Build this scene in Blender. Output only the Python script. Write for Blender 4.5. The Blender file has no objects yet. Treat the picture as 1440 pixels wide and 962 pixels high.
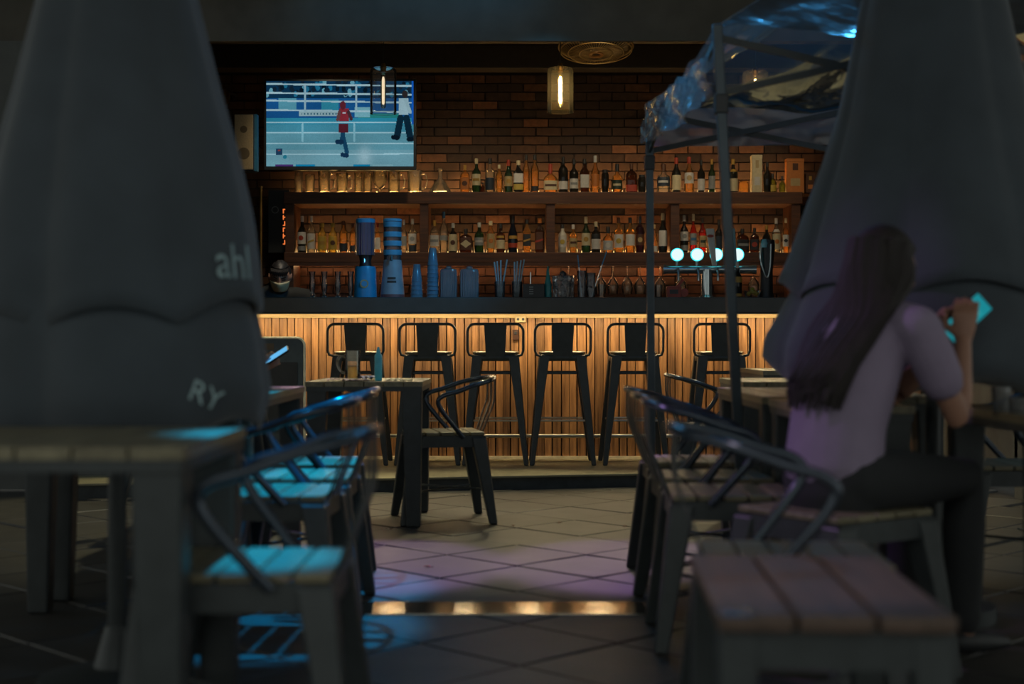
import bpy, bmesh, math, random
import numpy as np
from mathutils import Vector, Matrix

random.seed(7)
PI = math.pi
scene = bpy.context.scene
COL = scene.collection

# ------------------------------------------------------------------ camera, world, lights, exposure
CAM_H = 0.916
F = 2000.0                                # 50 mm lens on a 36 mm wide frame of 1440 pixels
cam_data = bpy.data.cameras.new('camera')
cam = bpy.data.objects.new('camera', cam_data)
COL.objects.link(cam)
cam.location = (0, 0, CAM_H)
cam.rotation_euler = (PI / 2, 0, 0)
cam_data.lens = 50
cam_data.sensor_width = 36
cam_data.clip_start = 0.05
cam_data.dof.use_dof = True
cam_data.dof.focus_distance = 10.0
cam_data.dof.aperture_fstop = 2.0
scene.camera = cam

world = bpy.data.worlds.new('night_sky')
scene.world = world
world.use_nodes = True
bg = world.node_tree.nodes['Background']
bg.inputs[0].default_value = (0.95, 1.0, 0.93, 1)
bg.inputs[1].default_value = 0.5

vs = scene.view_settings
vs.view_transform = 'Standard'
vs.look = 'None'
vs.gamma = 1
vs.exposure = 0.0
vs.use_curve_mapping = False
cy = scene.cycles
cy.use_denoising = True
cy.max_bounces = 10
cy.transparent_max_bounces = 24
cy.caustics_reflective = False
cy.caustics_refractive = False
cy.sample_clamp_indirect = 4


def look_at(o, target):
    d = Vector(target) - Vector(o.location)
    o.rotation_euler = d.to_track_quat('-Z', 'Y').to_euler()


def area(name, loc, target, sx, sy, col, power):
    d = bpy.data.lights.new(name, 'AREA')
    d.shape = 'RECTANGLE'
    d.size, d.size_y = sx, sy
    d.color = col
    d.energy = power
    o = bpy.data.objects.new(name, d)
    COL.objects.link(o)
    o.location = loc
    look_at(o, target)
    return o


def spot(name, loc, target, angle, blend, col, power, radius=0.06):
    d = bpy.data.lights.new(name, 'SPOT')
    d.spot_size = math.radians(angle)
    d.spot_blend = blend
    d.color = col
    d.energy = power
    d.shadow_soft_size = radius
    o = bpy.data.objects.new(name, d)
    COL.objects.link(o)
    o.location = loc
    look_at(o, target)
    return o


# blue neon fascia over the bar front, facing the terrace; coloured stage spots over the terrace
area('blue_facade_light', (-0.6, 8.75, 3.3), (-0.4, 4.0, 0.3), 1.5, 0.08, (0.08, 0.50, 1.0), 7)
spot('blue_terrace_spot', (-0.70, 3.75, 3.3), (-0.54, 3.0, 0.45), 8, 0.5, (0.0, 0.42, 1.0), 1150)
for y_ in (4.5, 5.25):
    spot('blue_terrace_spot', (-0.84, y_, 3.3), (-0.80, y_ + 0.05, 0.45), 19, 0.4, (0.0, 0.42, 1.0), 1150)
for k, px_ in enumerate((-0.75, 0.65)):
    spot('purple_terrace_spot', (px_, 8.3, 3.3), (px_ * 0.8, 5.95, 0.0), 18, 0.35, (0.70, 0.38, 0.98), 330)
spot('pink_terrace_spot', (-2.3, 4.9, 3.0), (0.9, 4.0, 0.75), 26, 0.8, (0.74, 0.40, 1.0), 140)
spot('blue_bar_spot', (0.9, 7.6, 3.3), (-0.75, 10.25, 1.38), 27, 0.8, (0.10, 0.55, 1.0), 170)
spot('blue_tent_spot', (-1.3, 6.3, 3.2), (1.1, 5.7, 2.1), 34, 0.7, (0.08, 0.50, 1.0), 260)
area('blue_streak_light', (1.45, 6.55, 3.42), (1.45, 6.2, 2.0), 0.9, 0.05, (0.06, 0.45, 1.0), 9)  # unseen blue source placed for the streak on the tent roof
spot('mauve_bench_spot', (0.2, 2.3, 3.3), (0.48, 2.6, 0.5), 17, 0.8, (1.0, 0.76, 0.86), 80)
# warm downlights in the soffit over the entrance and in the ceiling before the shelves
for x_ in (-1.6, 0.0, 1.6):
    spot('soffit_downlight', (x_, 8.96, 2.83), (x_, 7.75, 0.0), 64, 0.4, (1.0, 0.88, 0.50), 145)
spot('barman_added_spot', (-1.55, 10.45, 2.3), (-1.78, 10.95, 1.38), 40, 0.8, (1.0, 0.84, 0.62), 24)  # added above the barman to brighten his face, source unseen
for x_ in (-1.5, -0.4, 0.7, 1.8):
    spot('shelf_downlight', (x_, 10.35, 3.33), (x_, 11.8, 1.95), 62, 0.8, (1.0, 0.80, 0.52), 30)

# ------------------------------------------------------------------ helpers


def W(px, py, Y):
    """world point seen at a photograph position when it stands Y metres away"""
    return Vector(((px - 720) / F * Y, Y, CAM_H - (py - 481) / F * Y))


def lin(h):
    h = h.lstrip('#')
    out = []
    for i in (0, 2, 4):
        c = int(h[i:i + 2], 16) / 255
        out.append(c / 12.92 if c <= 0.04045 else ((c + 0.055) / 1.055) ** 2.4)
    return tuple(out)


class MB:
    def __init__(self):
        self.v = []
        self.f = []

    def add(self, v, f, M=None):
        n = len(self.v)
        if M is not None:
            v = [M @ Vector(p) for p in v]
        self.v += [tuple(p) for p in v]
        self.f += [tuple(i + n for i in q) for q in f]
        return self

    def box(self, c, s, M=None):
        x, y, z = c
        a, b, d = s[0] / 2, s[1] / 2, s[2] / 2
        v = [(x + i * a, y + j * b, z + k * d) for k in (-1, 1) for j in (-1, 1) for i in (-1, 1)]
        f = [(0, 2, 3, 1), (4, 5, 7, 6), (0, 1, 5, 4), (2, 6, 7, 3), (0, 4, 6, 2), (1, 3, 7, 5)]
        return self.add(v, f, M)

    def bx(self, x0, x1, y0, y1, z0, z1, M=None):
        return self.box(((x0 + x1) / 2, (y0 + y1) / 2, (z0 + z1) / 2), (abs(x1 - x0), abs(y1 - y0), abs(z1 - z0)), M)

    def taper(self, p0, s0, p1, s1):
        v = []
        for p, s in ((p0, s0), (p1, s1)):
            for j in (-1, 1):
                for i in (-1, 1):
                    v.append((p[0] + i * s[0] / 2, p[1] + j * s[1] / 2, p[2]))
        f = [(0, 2, 3, 1), (4, 5, 7, 6), (0, 1, 5, 4), (2, 6, 7, 3), (0, 4, 6, 2), (1, 3, 7, 5)]
        return self.add(v, f)

    def bar(self, a, b, w, h, up=(0, 0, 1)):
        a, b = Vector(a), Vector(b)
        d = (b - a).normalized()
        s = d.cross(Vector(up))
        if s.length < 1e-4:
            s = d.cross(Vector((1, 0, 0)))
        s.normalize()
        u = s.cross(d).normalized()
        v = []
        for p in (a, b):
            for j in (-1, 1):
                for i in (-1, 1):
                    v.append(p + s * i * w / 2 + u * j * h / 2)
        f = [(0, 2, 3, 1), (4, 5, 7, 6), (0, 1, 5, 4), (2, 6, 7, 3), (0, 4, 6, 2), (1, 3, 7, 5)]
        return self.add(v, f)

    def tube(self, pts, r, n=8, closed=False, caps=True):
        pts = [Vector(p) for p in pts]
        m = len(pts)
        rs = r if isinstance(r, (list, tuple)) else [r] * m
        t = []
        for i in range(m):
            if closed:
                d = pts[(i + 1) % m] - pts[i - 1]
            else:
                d = pts[min(i + 1, m - 1)] - pts[max(i - 1, 0)]
            t.append(d.normalized() if d.length > 1e-9 else Vector((0, 0, 1)))
        a = t[0].orthogonal().normalized()
        v, f = [], []
        for i in range(m):
            a = (a - t[i] * a.dot(t[i]))
            a = a.normalized() if a.length > 1e-6 else t[i].orthogonal().normalized()
            b = t[i].cross(a)
            for k in range(n):
                q = 2 * PI * k / n
                v.append(pts[i] + (a * math.cos(q) + b * math.sin(q)) * rs[i])
        for i in range(m if closed else m - 1):
            i2 = (i + 1) % m
            for k in range(n):
                k2 = (k + 1) % n
                f.append((i * n + k, i * n + k2, i2 * n + k2, i2 * n + k))
        if caps and not closed:
            f.append(tuple(range(n))[::-1])
            f.append(tuple((m - 1) * n + k for k in range(n)))
        return self.add(v, f)

    def lathe(self, prof, n=16, c=(0, 0, 0), e=2.0, dy=1.0, caps=True, th=None, M=None):
        """profile of (r, z) turned about z; e > 2 squares the section, dy flattens it; th limits the angle"""
        v, f = [], []
        full = th is None
        cnt = n if full else n + 1
        for r, z in prof:
            for k in range(cnt):
                q = 2 * PI * k / n + (PI / 4 if full and n == 4 else 0) if full else th[0] + (th[1] - th[0]) * k / n
                cx, sy = math.cos(q), math.sin(q)
                g = 1.0 if e == 2 else 1 / (abs(cx) ** e + abs(sy) ** e) ** (1 / e)
                v.append((c[0] + r * g * cx, c[1] + r * g * sy * dy, c[2] + z))
        for i in range(len(prof) - 1):
            for k in range(n):
                k2 = (k + 1) % n if full else k + 1
                f.append((i * cnt + k, i * cnt + k2, (i + 1) * cnt + k2, (i + 1) * cnt + k))
        if caps and full:
            f.append(tuple(range(n))[::-1])
            f.append(tuple((len(prof) - 1) * n + k for k in range(n)))
        return self.add(v, f, M)

    def loft(self, pts, rad, side, n=14, cap=True):
        """elliptical rings along a path, rad = (across side, across front), rounded ends"""
        pts = [Vector(p) for p in pts]
        side = Vector(side).normalized()
        rad = [(q, q) if not isinstance(q, (tuple, list)) else q for q in rad]
        m = len(pts)
        t = [(pts[min(i + 1, m - 1)] - pts[max(i - 1, 0)]).normalized() for i in range(m)]
        P, R, T = list(pts), list(rad), list(t)
        if cap:
            for sgn, idx in ((-1, 0), (1, m - 1)):
                extra = []
                rr = min(rad[idx])
                for a in (35, 65, 85):
                    q = math.radians(a)
                    extra.append((pts[idx] + t[idx] * sgn * rr * math.sin(q), (rad[idx][0] * math.cos(q), rad[idx][1] * math.cos(q)), t[idx]))
                if sgn < 0:
                    extra.reverse()
                    P = [x[0] for x in extra] + P
                    R = [x[1] for x in extra] + R
                    T = [x[2] for x in extra] + T
                else:
                    P += [x[0] for x in extra]
                    R += [x[1] for x in extra]
                    T += [x[2] for x in extra]
        v, f = [], []
        for p, r, d in zip(P, R, T):
            s = side - d * side.dot(d)
            if s.length < 0.05:
                s = d.orthogonal()
            s.normalize()
            u = d.cross(s)
            for k in range(n):
                q = 2 * PI * k / n
                v.append(p + s * math.cos(q) * r[0] + u * math.sin(q) * r[1])
        for i in range(len(P) - 1):
            for k in range(n):
                k2 = (k + 1) % n
                f.append((i * n + k, i * n + k2, (i + 1) * n + k2, (i + 1) * n + k))
        f.append(tuple(range(n))[::-1])
        f.append(tuple((len(P) - 1) * n + k for k in range(n)))
        return self.add(v, f)

    def mesh(self, name):
        me = bpy.data.meshes.new(name)
        me.from_pydata(self.v, [], self.f)
        me.update()
        return me

    def build(self, name, mat, parent=None, smooth=False, bevel=0, loc=None, solid=0):
        me = self.mesh(name)
        return link(name, me, mat, parent, smooth, bevel, loc, solid)


def link(name, me, mat, parent=None, smooth=False, bevel=0, loc=None, solid=0):
    if mat is not None and not me.materials:
        me.materials.append(mat)
    o = bpy.data.objects.new(name, me)
    COL.objects.link(o)
    if parent is not None:
        o.parent = parent
    if loc is not None:
        o.location = loc
    if smooth:
        bm = bmesh.new()
        bm.from_mesh(me)
        bmesh.ops.recalc_face_normals(bm, faces=bm.faces)
        for fc in bm.faces:
            fc.smooth = True
        for ed in bm.edges:
            if len(ed.link_faces) == 2 and ed.calc_face_angle(0) > math.radians(42):
                ed.smooth = False
        bm.to_mesh(me)
        bm.free()
    if solid:
        s = o.modifiers.new('solid', 'SOLIDIFY')
        s.thickness = solid
        s.offset = 0
    if bevel:
        b = o.modifiers.new('bevel', 'BEVEL')
        b.width = bevel
        b.segments = 2
        b.limit_method = 'ANGLE'
    return o


def tag(o, label, cat, group=None):
    o['label'] = label
    o['category'] = cat
    if group:
        o['group'] = group
    return o


def thing(name, label, cat, loc=(0, 0, 0), rz=0.0, group=None):
    o = bpy.data.objects.new(name, None)
    o.empty_display_size = 0.05
    COL.objects.link(o)
    o.location = loc
    o.rotation_euler = (0, 0, rz)
    return tag(o, label, cat, group)


def structure(o):
    o['kind'] = 'structure'
    return o


def copy_tree(o, parent=None):
    c = o.copy()
    COL.objects.link(c)
    if parent is not None:
        c.parent = parent
    for ch in o.children:
        copy_tree(ch, c)
    return c


def catmull(pts, k=6, closed=False):
    pts = [Vector(p) for p in pts]
    m = len(pts)
    out = []
    for i in range(m if closed else m - 1):
        if closed:
            a, b, c, d = pts[i - 1], pts[i], pts[(i + 1) % m], pts[(i + 2) % m]
        else:
            a, b, c, d = pts[max(i - 1, 0)], pts[i], pts[i + 1], pts[min(i + 2, m - 1)]
        for j in range(k):
            t = j / k
            out.append(0.5 * ((2 * b) + (c - a) * t + (2 * a - 5 * b + 4 * c - d) * t * t + (3 * b - a - 3 * c + d) * t ** 3))
    if not closed:
        out.append(pts[-1])
    return out


def rounded_rect(w, h, r, k=4):
    pts = []
    for cx_, cy_, a0 in ((w / 2 - r, h / 2 - r, 0), (-w / 2 + r, h / 2 - r, 90), (-w / 2 + r, -h / 2 + r, 180), (w / 2 - r, -h / 2 + r, 270)):
        for j in range(k + 1):
            q = math.radians(a0 + 90 * j / k)
            pts.append((cx_ + r * math.cos(q), cy_ + r * math.sin(q)))
    return pts


def interp(tab, x):
    if x <= tab[0][0]:
        return tab[0][1]
    for (a, b), (c, d) in zip(tab, tab[1:]):
        if x <= c:
            return b + (d - b) * (x - a) / (c - a)
    return tab[-1][1]


# ------------------------------------------------------------------ materials
MATS = {}


def _new(name):
    m = bpy.data.materials.new(name)
    m.use_nodes = True
    nt = m.node_tree
    return m, nt, nt.nodes, nt.links, nt.nodes['Principled BSDF']


def plain(name, col, rough=0.5, metal=0.0, var=0.18, scale=14, bump=0.0, spec=0.5, rand=0.0, stretch=(1, 1, 1), sheen=0.0, coat=0.0):
    """base colour with procedural mottling, optional bump and a random shift per object"""
    if name in MATS:
        return MATS[name]
    if isinstance(col, str):
        col = lin(col)
    m, nt, N, L, b = _new(name)
    tc = N.new('ShaderNodeTexCoord')
    mp = N.new('ShaderNodeMapping')
    mp.inputs['Scale'].default_value = stretch
    L.new(tc.outputs['Object'], mp.inputs[0])
    nz = N.new('ShaderNodeTexNoise')
    nz.inputs['Scale'].default_value = scale
    nz.inputs['Detail'].default_value = 5
    if rand:
        oi = N.new('ShaderNodeObjectInfo')
        ad = N.new('ShaderNodeVectorMath')
        mu = N.new('ShaderNodeMath')
        mu.operation = 'MULTIPLY'
        mu.inputs[1].default_value = 37.0
        L.new(oi.outputs['Random'], mu.inputs[0])
        L.new(mp.outputs[0], ad.inputs[0])
        L.new(mu.outputs[0], ad.inputs[1])
        L.new(ad.outputs[0], nz.inputs['Vector'])
    else:
        L.new(mp.outputs[0], nz.inputs['Vector'])
    rp = N.new('ShaderNodeValToRGB')
    rp.color_ramp.elements[0].position = 0.3
    rp.color_ramp.elements[1].position = 0.7
    rp.color_ramp.elements[0].color = (*[c * (1 - var) for c in col], 1)
    rp.color_ramp.elements[1].color = (*[min(1, c * (1 + var)) for c in col], 1)
    L.new(nz.outputs['Fac'], rp.inputs[0])
    out = rp.outputs[0]
    if rand:
        hs = N.new('ShaderNodeHueSaturation')
        mr = N.new('ShaderNodeMapRange')
        mr.inputs['To Min'].default_value = 1 - rand
        mr.inputs['To Max'].default_value = 1 + rand
        L.new(oi.outputs['Random'], mr.inputs['Value'])
        L.new(mr.outputs[0], hs.inputs['Value'])
        L.new(out, hs.inputs['Color'])
        out = hs.outputs[0]
    L.new(out, b.inputs['Base Color'])
    b.inputs['Roughness'].default_value = rough
    b.inputs['Metallic'].default_value = metal
    b.inputs['Specular IOR Level'].default_value = spec
    if sheen:
        b.inputs['Sheen Weight'].default_value = sheen
    if coat:
        b.inputs['Coat Weight'].default_value = coat
        b.inputs['Coat Roughness'].default_value = 0.1
    if bump:
        bp = N.new('ShaderNodeBump')
        bp.inputs['Strength'].default_value = bump
        bp.inputs['Distance'].default_value = 0.01
        L.new(nz.outputs['Fac'], bp.inputs['Height'])
        L.new(bp.outputs[0], b.inputs['Normal'])
    MATS[name] = m
    return m


def wood(name, c1, c2, rough=0.45, stretch=(22, 22, 1.2), rand=0.35, bump=0.25):
    if name in MATS:
        return MATS[name]
    m, nt, N, L, b = _new(name)
    c1, c2 = lin(c1), lin(c2)
    tc = N.new('ShaderNodeTexCoord')
    oi = N.new('ShaderNodeObjectInfo')
    mu = N.new('ShaderNodeMath')
    mu.operation = 'MULTIPLY'
    mu.inputs[1].default_value = 53.0
    L.new(oi.outputs['Random'], mu.inputs[0])
    mp = N.new('ShaderNodeMapping')
    mp.inputs['Scale'].default_value = stretch
    L.new(tc.outputs['Object'], mp.inputs['Vector'])
    ad = N.new('ShaderNodeVectorMath')
    L.new(mp.outputs[0], ad.inputs[0])
    L.new(mu.outputs[0], ad.inputs[1])
    nz = N.new('ShaderNodeTexNoise')
    nz.inputs['Scale'].default_value = 2.2
    nz.inputs['Detail'].default_value = 8
    nz.inputs['Roughness'].default_value = 0.65
    L.new(ad.outputs[0], nz.inputs['Vector'])
    rp = N.new('ShaderNodeValToRGB')
    rp.color_ramp.elements[0].position = 0.33
    rp.color_ramp.elements[1].position = 0.66
    rp.color_ramp.elements[0].color = (*c1, 1)
    rp.color_ramp.elements[1].color = (*c2, 1)
    L.new(nz.outputs['Fac'], rp.inputs[0])
    hs = N.new('ShaderNodeHueSaturation')
    mr = N.new('ShaderNodeMapRange')
    mr.inputs['To Min'].default_value = 1 - rand
    mr.inputs['To Max'].default_value = 1 + rand
    L.new(oi.outputs['Random'], mr.inputs['Value'])
    L.new(mr.outputs[0], hs.inputs['Value'])
    L.new(rp.outputs[0], hs.inputs['Color'])
    L.new(hs.outputs[0], b.inputs['Base Color'])
    b.inputs['Roughness'].default_value = rough
    bp = N.new('ShaderNodeBump')
    bp.inputs['Strength'].default_value = bump
    bp.inputs['Distance'].default_value = 0.004
    L.new(nz.outputs['Fac'], bp.inputs['Height'])
    L.new(bp.outputs[0], b.inputs['Normal'])
    MATS[name] = m
    return m


def glass(name, tint, body=0.12, rough=0.06, ior=1.45, bumpy=0.0):
    """thin glass: tinted see-through, fresnel reflection, a little cloudiness"""
    if name in MATS:
        return MATS[name]
    if isinstance(tint, str):
        tint = lin(tint)
    m, nt, N, L, b = _new(name)
    N.remove(b)
    out = N['Material Output']
    tr = N.new('ShaderNodeBsdfTransparent')
    nz = N.new('ShaderNodeTexNoise')
    nz.inputs['Scale'].default_value = 30
    tc = N.new('ShaderNodeTexCoord')
    L.new(tc.outputs['Object'], nz.inputs['Vector'])
    rp = N.new('ShaderNodeValToRGB')
    rp.color_ramp.elements[0].color = (*[c * 0.9 for c in tint], 1)
    rp.color_ramp.elements[1].color = (*tint, 1)
    L.new(nz.outputs['Fac'], rp.inputs[0])
    L.new(rp.outputs[0], tr.inputs[0])
    df = N.new('ShaderNodeBsdfTranslucent')
    df.inputs[0].default_value = (*[min(1, c * 1.0 + 0.02) for c in tint], 1)
    d2 = N.new('ShaderNodeBsdfDiffuse')
    d2.inputs[0].default_value = (*[min(1, c * 0.8 + 0.02) for c in tint], 1)
    m0 = N.new('ShaderNodeMixShader')
    m0.inputs[0].default_value = 0.5
    L.new(df.outputs[0], m0.inputs[1])
    L.new(d2.outputs[0], m0.inputs[2])
    m1 = N.new('ShaderNodeMixShader')
    m1.inputs[0].default_value = body
    L.new(tr.outputs[0], m1.inputs[1])
    L.new(m0.outputs[0], m1.inputs[2])
    gl = N.new('ShaderNodeBsdfGlossy')
    gl.inputs['Roughness'].default_value = rough
    fr = N.new('ShaderNodeFresnel')
    fr.inputs[0].default_value = ior
    m2 = N.new('ShaderNodeMixShader')
    L.new(fr.outputs[0], m2.inputs[0])
    L.new(m1.outputs[0], m2.inputs[1])
    L.new(gl.outputs[0], m2.inputs[2])
    if bumpy:
        bp = N.new('ShaderNodeBump')
        bp.inputs['Strength'].default_value = bumpy
        bp.inputs['Distance'].default_value = 0.02
        nz.inputs['Scale'].default_value = 9
        L.new(nz.outputs['Fac'], bp.inputs['Height'])
        L.new(bp.outputs[0], gl.inputs['Normal'])
    L.new(m2.outputs[0], out.inputs['Surface'])
    MATS[name] = m
    return m


def glow(name, col, strength):
    if name in MATS:
        return MATS[name]
    if isinstance(col, str):
        col = lin(col)
    m, nt, N, L, b = _new(name)
    N.remove(b)
    e = N.new('ShaderNodeEmission')
    e.inputs[0].default_value = (*col, 1)
    e.inputs[1].default_value = strength
    L.new(e.outputs[0], N['Material Output'].inputs['Surface'])
    MATS[name] = m
    return m


def brick_mat():
    m, nt, N, L, b = _new('brick_clay')
    oi = N.new('ShaderNodeObjectInfo')
    rp = N.new('ShaderNodeValToRGB')
    cr = rp.color_ramp
    cr.elements[0].position = 0.0
    cr.elements[0].color = (*lin('#2d2019'), 1)
    cr.elements[1].position = 1.0
    cr.elements[1].color = (*lin('#85583a'), 1)
    for p, c in ((0.4, '#3c2a20'), (0.7, '#4c3323'), (0.88, '#60402b')):
        e = cr.elements.new(p)
        e.color = (*lin(c), 1)
    L.new(oi.outputs['Random'], rp.inputs[0])
    tc = N.new('ShaderNodeTexCoord')
    ad = N.new('ShaderNodeVectorMath')
    L.new(tc.outputs['Object'], ad.inputs[0])
    L.new(oi.outputs['Location'], ad.inputs[1])
    nz = N.new('ShaderNodeTexNoise')
    nz.inputs['Scale'].default_value = 26
    nz.inputs['Detail'].default_value = 6
    L.new(ad.outputs[0], nz.inputs['Vector'])
    mx = N.new('ShaderNodeMix')
    mx.data_type = 'RGBA'
    mx.blend_type = 'MULTIPLY'
    mx.inputs[0].default_value = 0.7
    r2 = N.new('ShaderNodeValToRGB')
    r2.color_ramp.elements[0].position = 0.3
    r2.color_ramp.elements[0].color = (0.45, 0.42, 0.4, 1)
    r2.color_ramp.elements[1].position = 0.65
    r2.color_ramp.elements[1].color = (1, 1, 1, 1)
    L.new(nz.outputs['Fac'], r2.inputs[0])
    L.new(rp.outputs[0], mx.inputs[6])
    L.new(r2.outputs[0], mx.inputs[7])
    L.new(mx.outputs[2], b.inputs['Base Color'])
    b.inputs['Roughness'].default_value = 0.8
    bp = N.new('ShaderNodeBump')
    bp.inputs['Strength'].default_value = 0.5
    bp.inputs['Distance'].default_value = 0.006
    L.new(nz.outputs['Fac'], bp.inputs['Height'])
    L.new(bp.outputs[0], b.inputs['Normal'])
    MATS['brick_clay'] = m
    return m


def attr_emit(name, strength):
    m, nt, N, L, b = _new(name)
    N.remove(b)
    a = N.new('ShaderNodeAttribute')
    a.attribute_name = 'picture'
    e = N.new('ShaderNodeEmission')
    e.inputs[1].default_value = strength
    L.new(a.outputs['Color'], e.inputs[0])
    L.new(e.outputs[0], N['Material Output'].inputs['Surface'])
    return m


def beer_mat():
    m, nt, N, L, b = _new('beer_liquid')
    nz = N.new('ShaderNodeTexNoise')
    nz.inputs['Scale'].default_value = 60
    rp = N.new('ShaderNodeValToRGB')
    rp.color_ramp.elements[0].color = (1.0, .66, .14, 1)
    rp.color_ramp.elements[1].color = (1.0, .80, .30, 1)
    L.new(nz.outputs['Fac'], rp.inputs[0])
    L.new(rp.outputs[0], b.inputs['Base Color'])
    b.inputs['Transmission Weight'].default_value = .9
    b.inputs['Roughness'].default_value = .65
    b.inputs['IOR'].default_value = 1.33
    return m


M_BRICK = brick_mat()
M_MORTAR = plain('mortar', '#261f1b', 0.9, var=0.25, scale=20, bump=0.3)
M_DARKWALL = plain('dark_plaster', '#5a5c5a', 0.85, var=0.2, scale=5, bump=0.15)
M_CEIL = plain('dark_ceiling', '#5c5850', 0.85, var=0.2, scale=4)
M_STONE = plain('paving_stone', '#413f3c', 0.5, var=0.22, scale=6, bump=0.2, rand=0.16)
M_JOINT = plain('joint_sand', '#383631', 0.9, var=0.2)
M_PLATFORM = plain('platform_concrete', '#857f66', 0.5, var=0.2, scale=5, bump=0.15)
M_RISER = plain('dark_step_stone', '#33383a', 0.6, var=0.25, scale=16, bump=0.3)
M_STEELBAND = plain('polished_band', '#b5b0a5', 0.12, 1.0, var=0.25, scale=7, bump=0.08)
M_BARWOOD = wood('bar_slat_wood', '#5e4026', '#a67a4e', 0.5, (18, 18, 1.1), 0.3)
M_BARBACK = plain('bar_backing', '#3a2413', 0.8)
M_BARTRIM = wood('bar_trim_wood', '#a88f5c', '#cdb682', 0.45, (1.2, 20, 20), 0.05)
M_TOP = plain('bar_top_black', '#3a3c3c', 0.4, var=0.15, scale=8)
M_SHELF = wood('shelf_wood', '#3d2416', '#61391f', 0.5, (1.2, 20, 20), 0.12)
M_METAL = plain('black_powder_coat', '#393e3f', 0.45, 0.1, var=0.15, scale=20, bump=0.05)
M_TUBE = plain('gunmetal_tube', '#434b55', 0.2, 0.55, var=0.12, scale=20)
M_SEATWOOD = wood('seat_slat_wood', '#625b45', '#80785f', 0.42, (1.5, 16, 16), 0.15)
M_TABLEWOOD = wood('table_slat_wood', '#625b47', '#857d63', 0.38, (16, 1.5, 16), 0.15)
M_BENCHWOOD = wood('bench_plank_wood', '#48392f', '#5d4a40', 0.5, (16, 1.5, 16), 0.12)
M_CHROME = plain('chrome', '#c4ced0', 0.2, 0.8, var=0.08)
M_STEEL = plain('brushed_steel', '#a9aaa2', 0.3, 1.0, var=0.12, scale=9)
M_BLACK = plain('black_plastic', '#24272a', 0.4, var=0.1)
M_WHITE = plain('white_plastic', '#cfcdc4', 0.45, var=0.06)
M_UMB = plain('umbrella_canvas', '#3f474e', 0.9, var=0.16, scale=5, bump=0.1, sheen=0.3)
M_POLE = plain('tent_steel', '#465057', 0.35, 0.4, var=0.15, scale=12)
M_TENT = glass('tent_clear_plastic', (0.84, 0.83, 0.87), 0.09, 0.12, 1.4, bumpy=0.3)
M_CLEAR = glass('clear_glass', (0.96, 0.95, 0.92), 0.05, 0.04)
M_AMBERSHADE = glass('amber_shade_glass', (0.96, 0.86, 0.62), 0.06, 0.04)
M_SKIN = plain('skin', '#98705c', 0.55, var=0.06, scale=30)
M_LED = glow('led_strip_warm', (1.0, 0.74, 0.40), 84)
M_SHELFLED = glow('led_strip_shelf', (1.0, 0.62, 0.24), 38)

# ------------------------------------------------------------------ ground: 45 degree paving slabs
ground = structure(MB().bx(-9, 9, -3, 13, -0.12, -0.014).build('floor', M_JOINT))
TILE = 0.424
slab_me = None
cnt = 0
Rt = Matrix.Rotation(PI / 4, 4, 'Z')
step_l, step_r = (-3.2, 8.20), (3.2, 9.46)


def step_y(x):
    return 8.64 + (x + 0.92) * 0.197


tm = MB()
hh = TILE / 2 - 0.0045
prof = [(hh, -0.014), (hh, -0.004), (hh - 0.004, 0.0)]
v, f = [], []
for r, z in prof:
    v += [(-r, -r, z), (r, -r, z), (r, r, z), (-r, r, z)]
for i in range(2):
    for k in range(4):
        f.append((i * 4 + k, i * 4 + (k + 1) % 4, i * 4 + 4 + (k + 1) % 4, i * 4 + 4 + k))
f.append((8, 9, 10, 11))
tm.add(v, f)
slab_me = tm.mesh('paving_slab')
slab_me.materials.append(M_STONE)
# a square slab turned 45 degrees, rows at pitch TILE * sqrt(2) / 2
P2 = TILE * math.sqrt(2) / 2
c0 = 6.2 % (2 * P2)
cells = []
for i in range(-2, 48):
    for j in range(-30, 40):
        if (i + j) % 2:
            continue
        x, y = j * P2 + 0.02, i * P2 + 0.13
        if 2.45 < y < step_y(x) + 0.31 and -2.6 < x < 2.8 and abs(x) < y * 0.40 + 0.35:
            cells.append((x, y))
for x, y in cells:
    o = bpy.data.objects.new('paving_slab', slab_me)
    COL.objects.link(o)
    o.parent = ground
    o.location = (x, y, random.uniform(-0.003, 0.0))
    o.rotation_euler = (random.uniform(-.004, .004), random.uniform(-.004, .004), PI / 4 + random.choice((0, 1, 2, 3)) * PI / 2)

# the raised platform of the bar, its front step runs slightly askew
pl = MB()
a0, a1 = step_y(-2.8), step_y(3.0)
pl.add([(-2.8, a0, 0.072), (3.0, a1, 0.072), (3.0, 12.2, 0.072), (-2.8, 12.2, 0.072),
        (-2.8, a0, 0.087), (3.0, a1, 0.087), (3.0, 12.2, 0.087), (-2.8, 12.2, 0.087)],
       [(0, 3, 2, 1), (4, 5, 6, 7), (0, 1, 5, 4), (1, 2, 6, 5), (2, 3, 7, 6), (3, 0, 4, 7)])
platform = structure(pl.build('floor_platform', M_PLATFORM, bevel=0.004))
rs = MB()
rs.add([(-2.8, a0 + .02, -0.014), (3.0, a1 + .02, -0.014), (3.0, 12.2, -0.014), (-2.8, 12.2, -0.014),
        (-2.8, a0 + .02, 0.072), (3.0, a1 + .02, 0.072), (3.0, 12.2, 0.072), (-2.8, 12.2, 0.072)],
       [(0, 3, 2, 1), (4, 5, 6, 7), (0, 1, 5, 4), (1, 2, 6, 5), (2, 3, 7, 6), (3, 0, 4, 7)])
rs.build('riser', M_RISER, platform)

# polished band let into the paving across the aisle
structure(MB().bx(-0.62, 0.46, 4.76, 4.985, -0.004, 0.006).build('trim_1', M_STEELBAND, bevel=0.002))

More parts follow.
